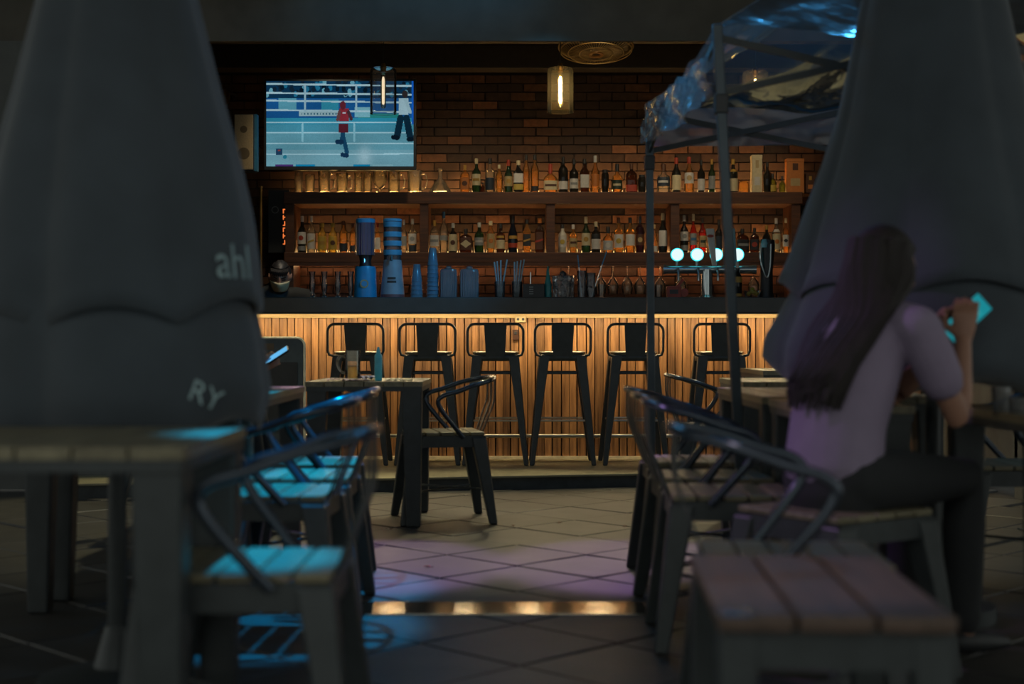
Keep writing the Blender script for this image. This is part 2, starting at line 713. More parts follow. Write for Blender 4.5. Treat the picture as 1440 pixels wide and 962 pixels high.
# ------------------------------------------------------------------ shell of the bar room
wall_back = structure(MB().bx(-2.8, 3.0, 12.1, 12.25, 0.087, 3.4).build('wall_back', M_MORTAR))
structure(MB().bx(-2.9, -2.75, 8.9, 12.25, 0.087, 3.4).build('wall_left', M_DARKWALL))
structure(MB().bx(2.95, 3.1, 8.3, 12.25, 0.087, 3.4).build('wall_right', M_DARKWALL))
structure(MB().bx(-2.9, 3.1, 9.0, 12.25, 3.4, 3.5).build('ceiling', M_CEIL))
structure(MB().bx(-6, 6, 8.85, 8.88, 2.79, 4.4).build('wall_front', M_CEIL))
structure(MB().bx(-6, -1.95, 8.85, 8.88, 0.0, 2.79).build('wall_added_left', M_DARKWALL))  # added pier, covers the lit platform so this side stays dark
structure(MB().bx(2.95, 6, 8.2, 8.35, 0.0, 4.4).build('wall_front_right', M_DARKWALL))
structure(MB().bx(-6, 6, 0.6, 8.85, 3.55, 3.62).build('ceiling_added_shade', plain('added_shade_cloth', '#6d7070', 0.9)))  # added roof out of view, keeps table tops and paving dark
beam = structure(MB().bx(-2.74, 2.94, 11.86, 12.06, 3.20, 3.40).build('trim_2', plain('dark_beam_wood', '#2c2621', 0.6), bevel=0.006))
structure(MB().bx(-2.74, 2.94, 9.6, 9.72, 3.18, 3.4).build('trim_3', MATS['dark_beam_wood'], bevel=0.006))

# bricks: the 300 in view are single parts, the rest one part
bm_ = MB().box((0, 0, 0), (0.205, 0.034, 0.0645))
brick_me = bm_.mesh('brick')
brick_me.materials.append(M_BRICK)
allb = []
row = 0
z = 0.62
while z < 3.2:
    x = -2.7 + (0.1075 if row % 2 else 0)
    while x < 2.92:
        allb.append((x, z))
        x += 0.215
    z += 0.0743
    row += 1


def brick_rank(b):
    x, z = b
    p = 720 + x / 12.08 * F
    q = 481 - (z - CAM_H) / 12.08 * F
    if 575 < p < 1165 and q < 228:
        return 0
    if 420 < p < 1130 and 288 < q < 330:
        return 1 + random.random() * 0.5
    if 840 < p < 930 and 370 < q < 420:
        return 1.2
    return 3


allb.sort(key=brick_rank)
rest = MB()
for k, (x, z) in enumerate(allb):
    jx, jy = random.uniform(-.002, .002), random.uniform(-.003, .004)
    if k < 300:
        o = bpy.data.objects.new('brick', brick_me)
        COL.objects.link(o)
        o.parent = wall_back
        o.location = (x + jx, 12.085 + jy, z)
        o.rotation_euler = (0, 0, random.uniform(-.012, .012))
    else:
        rest.box((x + jx, 12.085 + jy, z), (0.205, 0.034, 0.0645))
ro = rest.build('bricks', plain('brick_clay_rest', '#4a3222', 0.85, var=0.5, scale=5, bump=0.4), wall_back)
ro['kind'] = 'stuff'

# ------------------------------------------------------------------ bar: panel of vertical slats, worktop, light strip, foot rail
BARY = 10.1
panel = thing('bar_counter', 'slatted wooden bar front glowing under the black counter', 'bar', (0, BARY, 0.087))
MB().bx(-2.72, 2.92, 0.03, 0.10, 0, 1.03).build('backing_board', M_BARBACK, panel)
slw = [0.050, 0.056, 0.046]
x = -2.70
k = 0
variants = []
for w_ in slw:
    me = MB().bx(-w_ / 2, w_ / 2, 0, 0.03, 0.02, 1.0).mesh('slat')
    me.materials.append(M_BARWOOD)
    variants.append((w_, me))
while x < 2.86:
    w_, me = random.choice(variants)
    o = bpy.data.objects.new('slat', me)
    COL.objects.link(o)
    o.parent = panel
    o.location = (x + w_ / 2, random.uniform(-.002, .002), 0)
    x += w_ + random.choice((0.004, 0.007, 0.010))
MB().bx(-2.72, 2.92, -0.014, 0.03, 1.0, 1.03).build('trim_board', M_BARTRIM, panel, bevel=0.002)
MB().bx(-2.72, 2.92, -0.02, 0.0, 0.0, 0.02).build('kick_strip', plain('pale_kick_strip', '#e0d8bc', 0.5), panel)
ctop = thing('bar_worktop', 'long black bar worktop carrying cups, towers and beer taps', 'worktop', (0, 9.8, 1.117))
MB().bx(-2.74, 2.94, 0, 0.86, 0, 0.108).build('slab', M_TOP, ctop, bevel=0.006)
MB().bx(-2.70, 2.90, 0.085, 0.105, -0.006, 0.0).build('light_strip', M_LED, ctop)
MB().bx(-2.74, 2.94, 0, 0.025, -0.008, 0.0).build('front_lip', M_TOP, ctop)
rail = thing('foot_rail', 'steel foot rail running along the base of the bar', 'rail', (0, 9.98, 0.087))
MB().tube([(-2.6, -.0, .17), (2.8, -.0, .17)], 0.014, 10).build('rail_tube', M_STEEL, rail, smooth=True)
for k in range(6):
    MB().tube([(-2.5 + k * 1.04, 0, .17), (-2.5 + k * 1.04, 0.11, .17)], 0.009, 8).build('bracket', M_STEEL, rail, smooth=True)
# wall socket and small brown plate on the panel
so = thing('wall_socket', 'small pale wall socket on the bar front above the stools', 'socket', W(732, 449, 10.085))
MB().box((0, 0, 0), (0.075, 0.012, 0.045)).build('plate', plain('socket_ivory', '#b9a67d', 0.5), so, bevel=0.004)
for s in (-1, 1):
    MB().lathe([(0.010, -0.002), (0.010, 0.002)], 12, M=Matrix.Translation((s * .018, -.007, 0)) @ Matrix.Rotation(PI / 2, 4, 'X')).build('outlet', M_BLACK, so)
pt = thing('door_plate', 'small brown plate on the bar front behind the third stool', 'plate', W(725, 471, 10.085))
MB().box((0, 0, 0), (0.045, 0.016, 0.075)).build('body', plain('brown_plate', '#3a2012', 0.5), pt, bevel=0.004)
MB().box((0, -.010, 0.012), (0.02, 0.006, 0.02)).build('button', M_BLACK, pt, bevel=0.002)

# ------------------------------------------------------------------ back bar shelves
SY0, SY1 = 11.66, 12.066
Z1 = CAM_H + (481 - 272) / F * 11.8
Z2 = CAM_H + (481 - 356) / F * 11.8
xl, xr = (403 - 720) / F * 11.8, (1124 - 720) / F * 11.8
shelf = thing('back_bar_shelf', 'dark wooden back bar shelving with glowing strips behind the bottles', 'shelf', ((xl + xr) / 2, 11.86, 0.087))
sx = shelf.location
for nm, zt, th in (('shelf_board', Z1, 0.10), ('shelf_board', Z2, 0.085)):
    o = MB().bx(xl, xr, SY0, SY1, zt - th, zt - 0.002).build(nm, M_SHELF, None, bevel=0.004)
    o.parent = shelf
    o.matrix_parent_inverse = Matrix.Translation(sx).inverted()
    o = MB().bx(xl + .09, xr - .05, 11.925, 11.94, zt + 0.0, zt + 0.012).build('light_strip', M_SHELFLED, None)
    o.parent = shelf
    o.matrix_parent_inverse = Matrix.Translation(sx).inverted()
o = MB().bx(xl + .09, xr - .05, 11.98, 11.99, Z2 - .093, Z2 - .085).build('light_strip', glow('added_strip_under', (1.0, .50, .22), 20), None)  # strip added below the lower shelf to light bricks and glasses
o.parent = shelf
o.matrix_parent_inverse = Matrix.Translation(sx).inverted()
o = MB().bx(xl, xr, SY0, SY0 + .02, Z2 - .112, Z2 - .086).build('front_lip', M_SHELF, None)  # added lip, keeps the strip below the shelf out of sight
o.parent = shelf
o.matrix_parent_inverse = Matrix.Translation(sx).inverted()
ups = [409, 597, 774, 948, 1117]
for p in ups:
    xx = (p - 720) / F * 11.75
    o = MB().bx(xx - .036, xx + .036, SY0 + .02, SY1 - .01, Z2 - .002, Z1 - .1).build('upright', M_SHELF, None, bevel=0.003)
    o.parent = shelf
    o.matrix_parent_inverse = Matrix.Translation(sx).inverted()
for xx in (xl + .04, xr - .04):
    o = MB().bx(xx - .036, xx + .036, SY0 + .02, SY1 - .01, 0.087, Z2 - .085).build('side_panel', M_SHELF, None, bevel=0.003)
    o.parent = shelf
    o.matrix_parent_inverse = Matrix.Translation(sx).inverted()
o = MB().bx(xl, xr, 11.5, 12.06, 0.93, 0.99).build('back_counter', M_TOP, None, bevel=0.004)
o.parent = shelf
o.matrix_parent_inverse = Matrix.Translation(sx).inverted()

# ------------------------------------------------------------------ bottles
BT = {  # (r, z) fractions of half width and height, label band, start of cap
    'std': ([(.9, 0), (1, .02), (1, .56), (.94, .61), (.6, .68), (.36, .73), (.32, .78), (.32, .93)], (.12, .48), .84),
    'wine': ([(.95, 0), (1, .02), (1, .50), (.92, .57), (.62, .66), (.40, .74), (.34, .80), (.34, .93)], (.13, .46), .82),
    'slim': ([(.9, 0), (1, .02), (1, .60), (.85, .67), (.5, .74), (.38, .80), (.38, .93)], (.12, .50), .86),
    'flask': ([(.9, 0), (1, .03), (1, .60), (.9, .68), (.55, .74), (.30, .77), (.28, .92)], (.12, .55), .82),
    'bulb': ([(.85, 0), (.95, .02), (1, .30), (1, .46), (.85, .55), (.5, .62), (.26, .70), (.24, .93)], (.10, .42), .66),
    'champ': ([(.9, 0), (1, .02), (1, .42), (.9, .54), (.62, .66), (.40, .76), (.32, .84), (.32, .93)], (.16, .30), .72),
    'jar': ([(.9, 0), (1, .03), (1, .74), (.95, .80), (.7, .86), (.62, .95)], (.3, .8), .86),
    'stub': ([(.9, 0), (1, .02), (1, .50), (.9, .58), (.42, .66), (.34, .70), (.34, .88)], (.12, .44), .74),
}
GL = {
    'clear': glass('bottle_clear', (0.93, 0.88, 0.78), .10),
    'amber': glass('bottle_amber', (0.95, 0.62, 0.25), .16),
    'brown': glass('bottle_brown', (0.22, 0.09, 0.035), .22),
    'dark': glass('bottle_dark', (0.06, 0.06, 0.05), .35),
    'green': glass('bottle_green', (0.08, 0.17, 0.08), .3),
    'olive': glass('bottle_olive', (0.42, 0.44, 0.10), .2),
    'navy': glass('bottle_navy', (0.03, 0.05, 0.10), .4),
    'yellow': glass('bottle_yellow', (0.85, 0.66, 0.20), .3),
    'red': glass('bottle_red', (0.85, 0.10, 0.05), .25),
    'white': plain('bottle_white', '#c9c4b4', 0.3, var=0.05),
    'purple': glass('bottle_purple', (0.13, 0.05, 0.08), .3),
}
PC = {'cream': '#cfc19a', 'white': '#cfccc4', 'black': '#25282a', 'navy': '#26333f', 'gold': '#b08a3c', 'red': '#a33a26', 'silver': '#b7b9b5',
      'orange': '#c07434', 'yellow': '#b99f45', 'beige': '#b39b6c', 'darkgreen': '#2a3a2c', 'brown': '#52301c', 'grey': '#8f9290', 'blue': '#3d6f96',
      'green': '#4f7a44', 'teal': '#3a7f86'}


def paper(c):
    return plain('print_' + c, PC[c], 0.55, var=0.08, scale=40)


def bottle(px, top, wpx, kind, gl, cap, lab, base, Y, label, group, sq=2.0, emblem=None, labrange=None, second=None, name='bottle'):
    prof, lr, cz = BT[kind]
    if labrange:
        lr = labrange
    s = F / Y
    h = (base - top) / s
    r = wpx / s / 2 * 0.98
    zb = CAM_H + (481 - base) / s
    t = thing(name, label, 'bottle', ((px - 720) / F * Y, Y, zb + 0.001), random.uniform(-.15, .15), group)
    dyy = 1.0 if sq == 2 else 0.72
    n = 20
    MB().lathe([(a * r, b * h) for a, b in prof], n, e=sq, dy=dyy).build('glass_body', GL[gl], t, smooth=True)
    nr = max(interp([(b, a) for a, b in prof], .9) * r, 0.008) * 1.14
    c_ = MB()
    c_.lathe([(nr, cz * h), (nr, .985 * h), (nr * .85, h)], 12)
    c_.build('cap', paper(cap), t, smooth=True)
    if lab:
        rr = [(a, b) for a, b in prof]
        pts = []
        for q in [lr[0] + (lr[1] - lr[0]) * i / 8 for i in range(9)]:
            pts.append((interp([(b, a) for a, b in rr], q) * r * 1.015 + .0006, q * h))
        lo = MB().lathe(pts, 14, e=sq, dy=dyy, caps=False, th=(-PI / 2 - 1.15, -PI / 2 + 1.15)).build('paper_label', paper(lab), t, smooth=True)
        if emblem:
            shape, col = emblem
            zc = (lr[0] + lr[1]) / 2 * h
            R_ = (interp([(b, a) for a, b in rr], (lr[0] + lr[1]) / 2) * r * 1.015 + .0012)
            sz = min(r * .55, (lr[1] - lr[0]) * h * .36)
            e_ = MB()
            if shape == 'disc':
                ring = [(sz * math.cos(2 * PI * i / 14), sz * math.sin(2 * PI * i / 14)) for i in range(14)]
            elif shape == 'diamond':
                ring = [(sz * 1.4, 0), (0, sz * 1.2), (-sz * 1.4, 0), (0, -sz * 1.2)]
            elif shape == 'band':
                hb = (lr[1] - lr[0]) * h * .12
                ring = [(-r * .8, -hb), (r * .8, -hb), (r * .8, hb), (-r * .8, hb)]
            else:  # slanted stripe
                ring = [(-r * .8, -sz * .9), (r * .8, sz * .1), (r * .8, sz * .9), (-r * .8, -sz * .1)]
            vv, ff, m_ = [], [], len(ring)
            dense = []
            for i_ in range(m_):
                (a0_, b0_), (a1_, b1_) = ring[i_], ring[(i_ + 1) % m_]
                kk = 4 if m_ < 8 else 1
                dense += [(a0_ + (a1_ - a0_) * w_ / kk, b0_ + (b1_ - b0_) * w_ / kk) for w_ in range(kk)]
            rings_ = (0.02, .34, .67, 1.0)
            for sc_ in rings_:
                for a, b in dense:
                    a, b = a * sc_, b * sc_
                    an = -PI / 2 + a / max(R_, .001)
                    cx_, sy_ = math.cos(an), math.sin(an)
                    g = 1.0 if sq == 2 else 1 / (abs(cx_) ** sq + abs(sy_) ** sq) ** (1 / sq)
                    rq = interp([(zf, rf_) for rf_, zf in rr], (zc + b) / h) * r * 1.015 + .0022
                    vv.append((rq * g * cx_, rq * g * sy_ * dyy - .0004, zc + b))
            md = len(dense)
            for q_ in range(3):
                for i_ in range(md):
                    i2 = (i_ + 1) % md
                    ff.append((q_ * md + i_, q_ * md + i2, (q_ + 1) * md + i2, (q_ + 1) * md + i_))
            ff.append(tuple(range(md)))
            e_.add(vv, ff)
            e_.build('emblem', paper(col), lo)
    if second:
        q0, q1, col = second
        pts = []
        for q in [q0 + (q1 - q0) * i / 4 for i in range(5)]:
            pts.append((interp([(b, a) for a, b in prof], q) * r * 1.018 + .0006, q * h))
        MB().lathe(pts, 14, e=sq, dy=dyy, caps=False, th=(-PI / 2 - .95, -PI / 2 + .95)).build('neck_label' if q0 > .5 else 'lower_label', paper(col), t, smooth=True)
    return t


ORD = ['first', 'second', 'third', 'fourth', 'fifth', 'sixth', 'seventh', 'eighth', 'ninth', 'tenth', 'eleventh', 'twelfth', 'thirteenth', 'fourteenth',
       'fifteenth', 'sixteenth', 'seventeenth', 'eighteenth', 'nineteenth', 'twentieth']
# px, top, width, kind, glass, cap, label, description, options
TOPA = [
    (654, 232, 13, 'flask', 'amber', 'gold', 'orange', 'squat amber bottle with orange label', dict(sq=4, emblem=('disc', 'brown'))),
    (670, 223, 13, 'std', 'green', 'cream', 'cream', 'dark green bottle with large cream label', dict(labrange=(.22, .54), emblem=('band', 'gold'))),
    (679, 257, 6, 'std', 'brown', 'black', None, 'miniature dark bottle', {}),
    (689, 223, 14, 'std', 'clear', 'black', 'navy', 'clear bottle with black neck and navy label', dict(labrange=(.08, .44))),
    (702, 232, 10, 'slim', 'amber', 'cream', None, 'slim amber bottle without label', {}),
    (715, 225, 12, 'wine', 'green', 'red', 'beige', 'dark green bottle with red cap and beige label', dict(labrange=(.2, .5), emblem=('disc', 'gold'))),
    (729, 226, 14, 'slim', 'dark', 'cream', 'white', 'black bottle with plain white label', dict(sq=4, labrange=(.32, .6), second=(.1, .27, 'yellow'))),
    (740, 218, 10, 'slim', 'amber', 'black', None, 'pale tall bottle with black cap', {}),
    (752, 218, 12, 'slim', 'amber', 'black', 'black', 'pale tall bottle with small black label', dict(labrange=(.04, .18))),
    (774, 231, 20, 'bulb', 'amber', 'red', 'cream', 'round shouldered bottle with red wax neck', dict(sq=3, emblem=('band', 'brown'))),
]
TOPB = [
    (792, 221, 14, 'flask', 'dark', 'black', 'white', 'black bottle with low white label', dict(labrange=(.1, .32))),
    (807, 224, 13, 'std', 'dark', 'black', 'white', 'dark bottle with white label', dict(labrange=(.13, .42), emblem=('band', 'grey'))),
    (822, 224, 13, 'slim', 'brown', 'black', 'white', 'brown bottle with tall white label', dict(labrange=(.16, .54), sq=4)),
    (837, 219, 12, 'wine', 'amber', 'silver', 'orange', 'amber bottle with silver cap and orange label', dict(labrange=(.18, .5))),
    (851, 239, 11, 'jar', 'dark', 'black', None, 'small straight dark bottle', {}),
    (868, 231, 15, 'stub', 'amber', 'black', 'darkgreen', 'amber bottle with black stopper and dark label', dict(emblem=('band', 'cream'))),
    (888, 231, 16, 'flask', 'brown', 'brown', 'red', 'brown square bottle with red lower label', dict(sq=4, labrange=(.05, .28))),
    (903, 246, 12, 'jar', 'dark', 'black', None, 'small black round bottle', {}),
]
TOPC = [
    (933, 231, 19, 'stub', 'clear', 'brown', 'navy', 'wide clear bottle with navy label', dict(labrange=(.22, .54), emblem=('band', 'white'))),
    (951, 222, 14, 'wine', 'dark', 'red', 'cream', 'dark bottle with red and white cap', dict(labrange=(.08, .5))),
    (969, 221, 14, 'wine', 'amber', 'red', 'white', 'amber bottle with red cap and white label', dict(labrange=(.26, .56), emblem=('disc', 'beige'))),
    (986, 225, 11, 'std', 'dark', 'black', 'white', 'slim dark bottle with white label', dict(labrange=(.08, .42))),
    (1001, 224, 10, 'std', 'green', 'gold', 'grey', 'slim dark green bottle with grey label', dict(labrange=(.12, .5))),
    (1031, 224, 14, 'std', 'dark', 'gold', 'cream', 'dark bottle with gold cap and cream label', dict(labrange=(.05, .42), second=(.62, .7, 'gold'))),
    (1046, 253, 15, 'jar', 'amber', 'brown', None, 'low wide amber bottle', dict(sq=4)),
    (1079, 228, 12, 'std', 'dark', 'black', None, 'tall black bottle without label', {}),
    (1086.5, 244, 11, 'stub', 'olive', 'black', 'olive' if False else 'yellow', 'olive green bottle with yellow label', dict(labrange=(.08, .4))),
    (1100, 248, 9, 'stub', 'olive', 'black', None, 'small olive green bottle', {}),
]
for rowdat, place, grp in ((TOPA, '{} on upper shelf past the decanter', 'bottles on the upper shelf'),
                           (TOPB, '{} on upper shelf past the pendant', 'bottles on the upper shelf'),
                           (TOPC, '{} on upper shelf behind the tent', 'bottles on the upper shelf')):
    for i, (px, tp, w_, kd, g_, cp, lb, ds, op) in enumerate(rowdat):
        bottle(px, tp, w_, kd, g_, cp, lb, 272, 11.80 if kd != 'jar' or w_ > 8 else 11.75, f'{ds}, {place.format(ORD[i])}', grp, **op)
B1 = [
    (425, 304, 13, 'std', 'dark', 'white', 'white', 'dark bottle with white cap and red-dotted white label', dict(labrange=(.24, .56), emblem=('disc', 'red'), second=(.06, .18, 'grey'))),
    (438, 304, 12, 'std', 'clear', 'white', 'white', 'clear bottle with white cap and yellow-striped label', dict(labrange=(.1, .52), emblem=('stripe', 'yellow'))),
    (453, 314, 13, 'slim', 'yellow', 'yellow', 'yellow', 'yellow bottle with yellow cap and label', dict(labrange=(.1, .56), emblem=('band', 'gold'))),
    (468, 314, 13, 'slim', 'yellow', 'yellow', 'yellow', 'yellow bottle with dark crest on its label', dict(labrange=(.1, .56), emblem=('disc', 'brown'))),
    (483, 311, 12, 'slim', 'amber', 'brown', 'navy', 'amber bottle with low navy label', dict(labrange=(.04, .3))),
    (496, 314, 9, 'slim', 'amber', 'brown', 'navy', 'thin amber bottle with low navy label', dict(labrange=(.04, .25))),
    (531, 313, 9, 'std', 'amber', 'red', 'white', 'amber bottle with oval white label', dict(labrange=(.12, .5))),
    (568, 309, 9, 'std', 'clear', 'silver', 'grey', 'thin clear bottle with silver cap', dict(labrange=(.2, .5))),
    (580, 308, 12, 'std', 'clear', 'silver', 'white', 'clear bottle with silver neck and white label', dict(labrange=(.26, .56), emblem=('disc', 'grey'), second=(.04, .22, 'navy'))),
]
B2 = [
    (611, 310, 13, 'flask', 'clear', 'gold', 'white', 'clear bottle with gold collar and white label', dict(sq=4, labrange=(.2, .54), emblem=('band', 'grey'))),
    (624, 298, 12, 'std', 'clear', 'blue', 'grey', 'tall clear bottle with blue cap', dict(labrange=(.3, .42))),
    (637, 314, 13, 'std', 'dark', 'silver', 'cream', 'near black bottle with long cream label', dict(labrange=(.06, .62), emblem=('disc', 'brown'))),
    (655, 322, 18, 'flask', 'brown', 'black', 'brown', 'squat brown flask with cream diamond label', dict(sq=5, labrange=(.12, .62), emblem=('diamond', 'cream'))),
    (674, 313, 14, 'std', 'green', 'silver', 'grey', 'green bottle with silver cap and pale band label', dict(labrange=(.24, .5), emblem=('band', 'white'))),
    (690, 311, 12, 'slim', 'amber', 'cream', 'beige', 'pale amber bottle with cream cap and beige label', dict(labrange=(.14, .6), emblem=('disc', 'orange'))),
    (704, 315, 13, 'std', 'brown', 'black', 'cream', 'dark bottle with black cap and square cream label', dict(labrange=(.14, .44), second=(.5, .58, 'gold'))),
    (721, 304, 14, 'champ', 'navy', 'black', 'red', 'navy tapering bottle with red band and gold seal', dict(second=(.38, .46, 'gold'), labrange=(.14, .26))),
    (741, 309, 11, 'slim', 'amber', 'black', 'black', 'square bottle with slanted black label', dict(sq=5, labrange=(.2, .56), emblem=('stripe', 'gold'))),
    (759, 307, 13, 'slim', 'brown', 'orange', 'brown', 'square bottle with slanted red label', dict(sq=5, labrange=(.1, .6), emblem=('stripe', 'red'))),
]
B3 = [
    (791, 316, 13, 'slim', 'white', 'black', 'white', 'white bottle with palm tree emblem', dict(labrange=(.2, .56), emblem=('disc', 'yellow'))),
    (806, 316, 12, 'std', 'amber', 'white', 'beige', 'amber bottle with white cap and beige label', dict(labrange=(.2, .52), emblem=('band', 'brown'))),
    (824, 305, 13, 'wine', 'green', 'cream', 'cream', 'tall dark green bottle with cream label', dict(labrange=(.2, .54), emblem=('disc', 'gold'))),
    (838, 312, 14, 'std', 'dark', 'cream', 'white', 'dark bottle with white shield label', dict(labrange=(.12, .44), second=(.46, .6, 'black'))),
    (855, 319, 15, 'stub', 'amber', 'black', 'silver', 'amber flask with silver arched label', dict(labrange=(.1, .46), emblem=('disc', 'white'))),
    (870, 306, 14, 'std', 'amber', 'brown', 'white', 'amber bottle with brown cap and white label', dict(labrange=(.14, .52), emblem=('disc', 'yellow'))),
    (886, 306, 14, 'std', 'amber', 'black', 'white', 'amber bottle with black cap and white label', dict(labrange=(.2, .52))),
    (900, 304, 13, 'flask', 'purple', 'navy', 'brown', 'deep purple bottle with dark label', dict(labrange=(.2, .5), emblem=('disc', 'beige'))),
    (920, 316, 9, 'slim', 'amber', 'beige', 'white', 'thin amber bottle half behind the tent pole', dict(labrange=(.04, .24))),
    (932, 300, 13, 'wine', 'dark', 'cream', 'white', 'tall dark bottle with white label', dict(labrange=(.17, .56))),
]
B4 = [
    (962, 303, 12, 'std', 'dark', 'silver', 'white', 'dark bottle with round white label', dict(labrange=(.32, .56), emblem=('disc', 'grey'), second=(.06, .2, 'grey'))),
    (975, 301, 10, 'wine', 'red', 'cream', 'grey', 'red bottle with cream cap and pale blue label', dict(labrange=(.2, .5), emblem=('band', 'blue'))),
    (988, 306, 11, 'std', 'red', 'black', 'beige', 'red bottle with beige label', dict(labrange=(.16, .48), emblem=('band', 'darkgreen'))),
    (1011, 309, 11, 'std', 'dark', 'black', 'navy', 'dark bottle with navy label', dict(labrange=(.14, .5))),
    (1044, 322, 17, 'flask', 'brown', 'black', 'black', 'wide square bottle with black label', dict(sq=5, emblem=('band', 'grey'))),
    (1061, 321, 13, 'flask', 'brown', 'black', 'black', 'smaller square bottle with black label', dict(sq=5, emblem=('disc', 'red'))),
    (1078, 317, 12, 'std', 'dark', 'gold', 'white', 'dark bottle with narrow white label', dict(labrange=(.3, .46))),
    (1091.5, 307, 12, 'std', 'clear', 'white', 'cream', 'clear bottle with cream label and orange seal', dict(labrange=(.1, .54), emblem=('disc', 'orange'), second=(.6, .68, 'white'))),
    (1105, 307, 9, 'slim', 'amber', 'cream', 'white', 'amber bottle with white label and black figure', dict(labrange=(.18, .52), emblem=('diamond', 'black'))),
]
for rowdat, place in ((B1, 'first bay of lower shelf'), (B2, 'second bay of lower shelf'), (B3, 'third bay of lower shelf'), (B4, 'last bay of lower shelf')):
    for i, (px, tp, w_, kd, g_, cp, lb, ds, op) in enumerate(rowdat):
        bottle(px, tp, w_, kd, g_, cp, lb, 356, 11.80, f'{ds}, {ORD[i]} in {place}', 'bottles on the lower shelf', **op)

# gift boxes on the upper shelf


def gift_box(px, top, wpx, col, label, mark):
    Y = 11.8
    s = F / Y
    h, w = (272 - top) / s, wpx / s
    t = thing('gift_box', label, 'box', ((px - 720) / F * Y, Y, Z1 + .001), 0, 'boxes on the upper shelf')
    MB().bx(-w / 2, w / 2, -.045, .045, 0, h * .9).build('carton', paper(col), t, bevel=0.002)
    MB().bx(-w / 2 - .002, w / 2 + .002, -.047, .047, h * .9, h).build('lid', paper(col), t, bevel=0.002)
    MB().bx(-w * .28, w * .28, -.0465, -.045, h * .2, h * .42).build('printed_panel', paper(mark[0]), t)
    MB().bx(-w * .16, w * .16, -.0465, -.045, h * .66, h * .86).build('seal', paper(mark[1]), t)


gift_box(1063.5, 219, 14, 'cream', 'tall cream gift tin on the upper shelf behind tent', ('white', 'beige'))
gift_box(1117, 224, 24, 'orange', 'wide orange gift box near the upper shelf end', ('beige', 'brown'))
gift_box(1138, 245, 12, 'brown', 'small brown box at the upper shelf end', ('orange', 'gold'))

# ------------------------------------------------------------------ glassware


M_BACKLIT = glass('backlit_glassware', (0.97, 0.90, 0.76), .26, .06, bumpy=.8)  # clouded and warmed so the clear glassware seems to glow from behind


def glass_mug(px, top, wpx, base, Y, label, group, handle=1, inverted=False, name='glass_mug', prof=None, mat=None, cat='glass'):
    s = F / Y
    h, r = (base - top) / s, wpx / s / 2
    zb = CAM_H + (481 - base) / s
    t = thing(name, label, cat, ((px - 720) / F * Y, Y, zb + .001), 0, group)
    p = prof or [(.86, 0), (.9, .04), (.94, .5), (1, 1)]
    outer = [(a * r, b * h) for a, b in p]
    inner = [(a * r - .004, max(b * h, .012)) for a, b in reversed(p)]
    if inverted:
        outer = [(a, h - b) for a, b in outer]
        inner = [(a, h - b) for a, b in inner]
    MB().lathe(outer + inner, 20, caps=False).lathe([(0.001, inner[-1][1]), inner[-1]], 20, caps=False).lathe([(0.001, outer[0][1]), outer[0]], 20, caps=False) \
        .build('bowl', mat or M_CLEAR, t, smooth=True)
    if handle:
        hx = handle * r * .93
        pts = catmull([(hx, 0, h * .85), (hx + handle * r * .5, 0, h * .82), (hx + handle * r * .75, 0, h * .55), (hx + handle * r * .5, 0, h * .25), (hx * .97, 0, h * .18)], 5)
        MB().tube(pts, .006, 8).build('handle', mat or M_CLEAR, t, smooth=True)
    return t


UG = [(420, 243, 12, 0, 'straight clear glass'), (436, 246, 14, 0, 'low clear glass tumbler'), (456, 240, 18, 1, 'clear glass mug'), (481, 244, 17, 1, 'clear beer mug with side handle'),
      (504, 243, 12, 0, 'narrow clear glass'), (517, 243, 13, 0, 'plain clear glass')]
for i, (px, tp, w_, hd, ds) in enumerate(UG):
    glass_mug(px, tp, w_, 272, 11.82, f'{ds}, {ORD[i]} on the upper shelf under the television', 'glassware under the television', hd, mat=M_BACKLIT)
glass_mug(534, 238, 21, 272, 11.82, 'round balloon goblet on the upper shelf under the television', 'glassware under the television', 0,
          prof=[(.5, 0), (.5, .03), (.12, .08), (.12, .16), (.6, .26), (.95, .5), (1, .68), (.8, 1)], name='balloon_goblet', mat=M_BACKLIT)
glass_mug(554, 241, 18, 272, 11.82, 'cut glass jug beside the balloon goblet', 'glassware under the television', 1, name='glass_jug', mat=M_BACKLIT)
glass_mug(583, 240, 21, 272, 11.82, 'wide cut glass jug below the television corner', 'glassware under the television', 1, name='glass_jug', mat=M_BACKLIT)
glass_mug(619, 237, 32, 272, 11.82, 'flat bottomed glass decanter at the end of the glassware', 'glassware under the television', 0,
          prof=[(.95, 0), (1, .04), (.9, .14), (.55, .4), (.2, .6), (.14, .8), (.24, 1)], name='glass_decanter', cat='decanter', mat=M_BACKLIT)

CY = 10.2          # things standing on the bar worktop
CB = 481 - (1.225 - CAM_H) / CY * F
twist = [(.95, 0), (1, .03), (.5, .1), (.32, .16), (.62, .34), (.72, .5), (.58, .68), (.62, .85), (.78, 1)]
for i, px in enumerate((439, 456, 475, 493, 531.5)):
    gy = CY if i < 4 else 10.45
    glass_mug(px, 382, 12, 481 - (1.225 - CAM_H) / gy * F, gy, ['curvy cocktail glass nearest the barman', 'curvy cocktail glass, second from the barman', 'curvy cocktail glass, third from the barman',
                                    'curvy cocktail glass just before the blue drink tower', 'curvy cocktail glass between the two drink towers'][i], 'curvy glasses on the bar', 0, prof=twist, name='cocktail_glass')


def at_bar(px, Y=CY):
    return ((px - 720) / F * Y, Y, 1.226)


S = F / CY
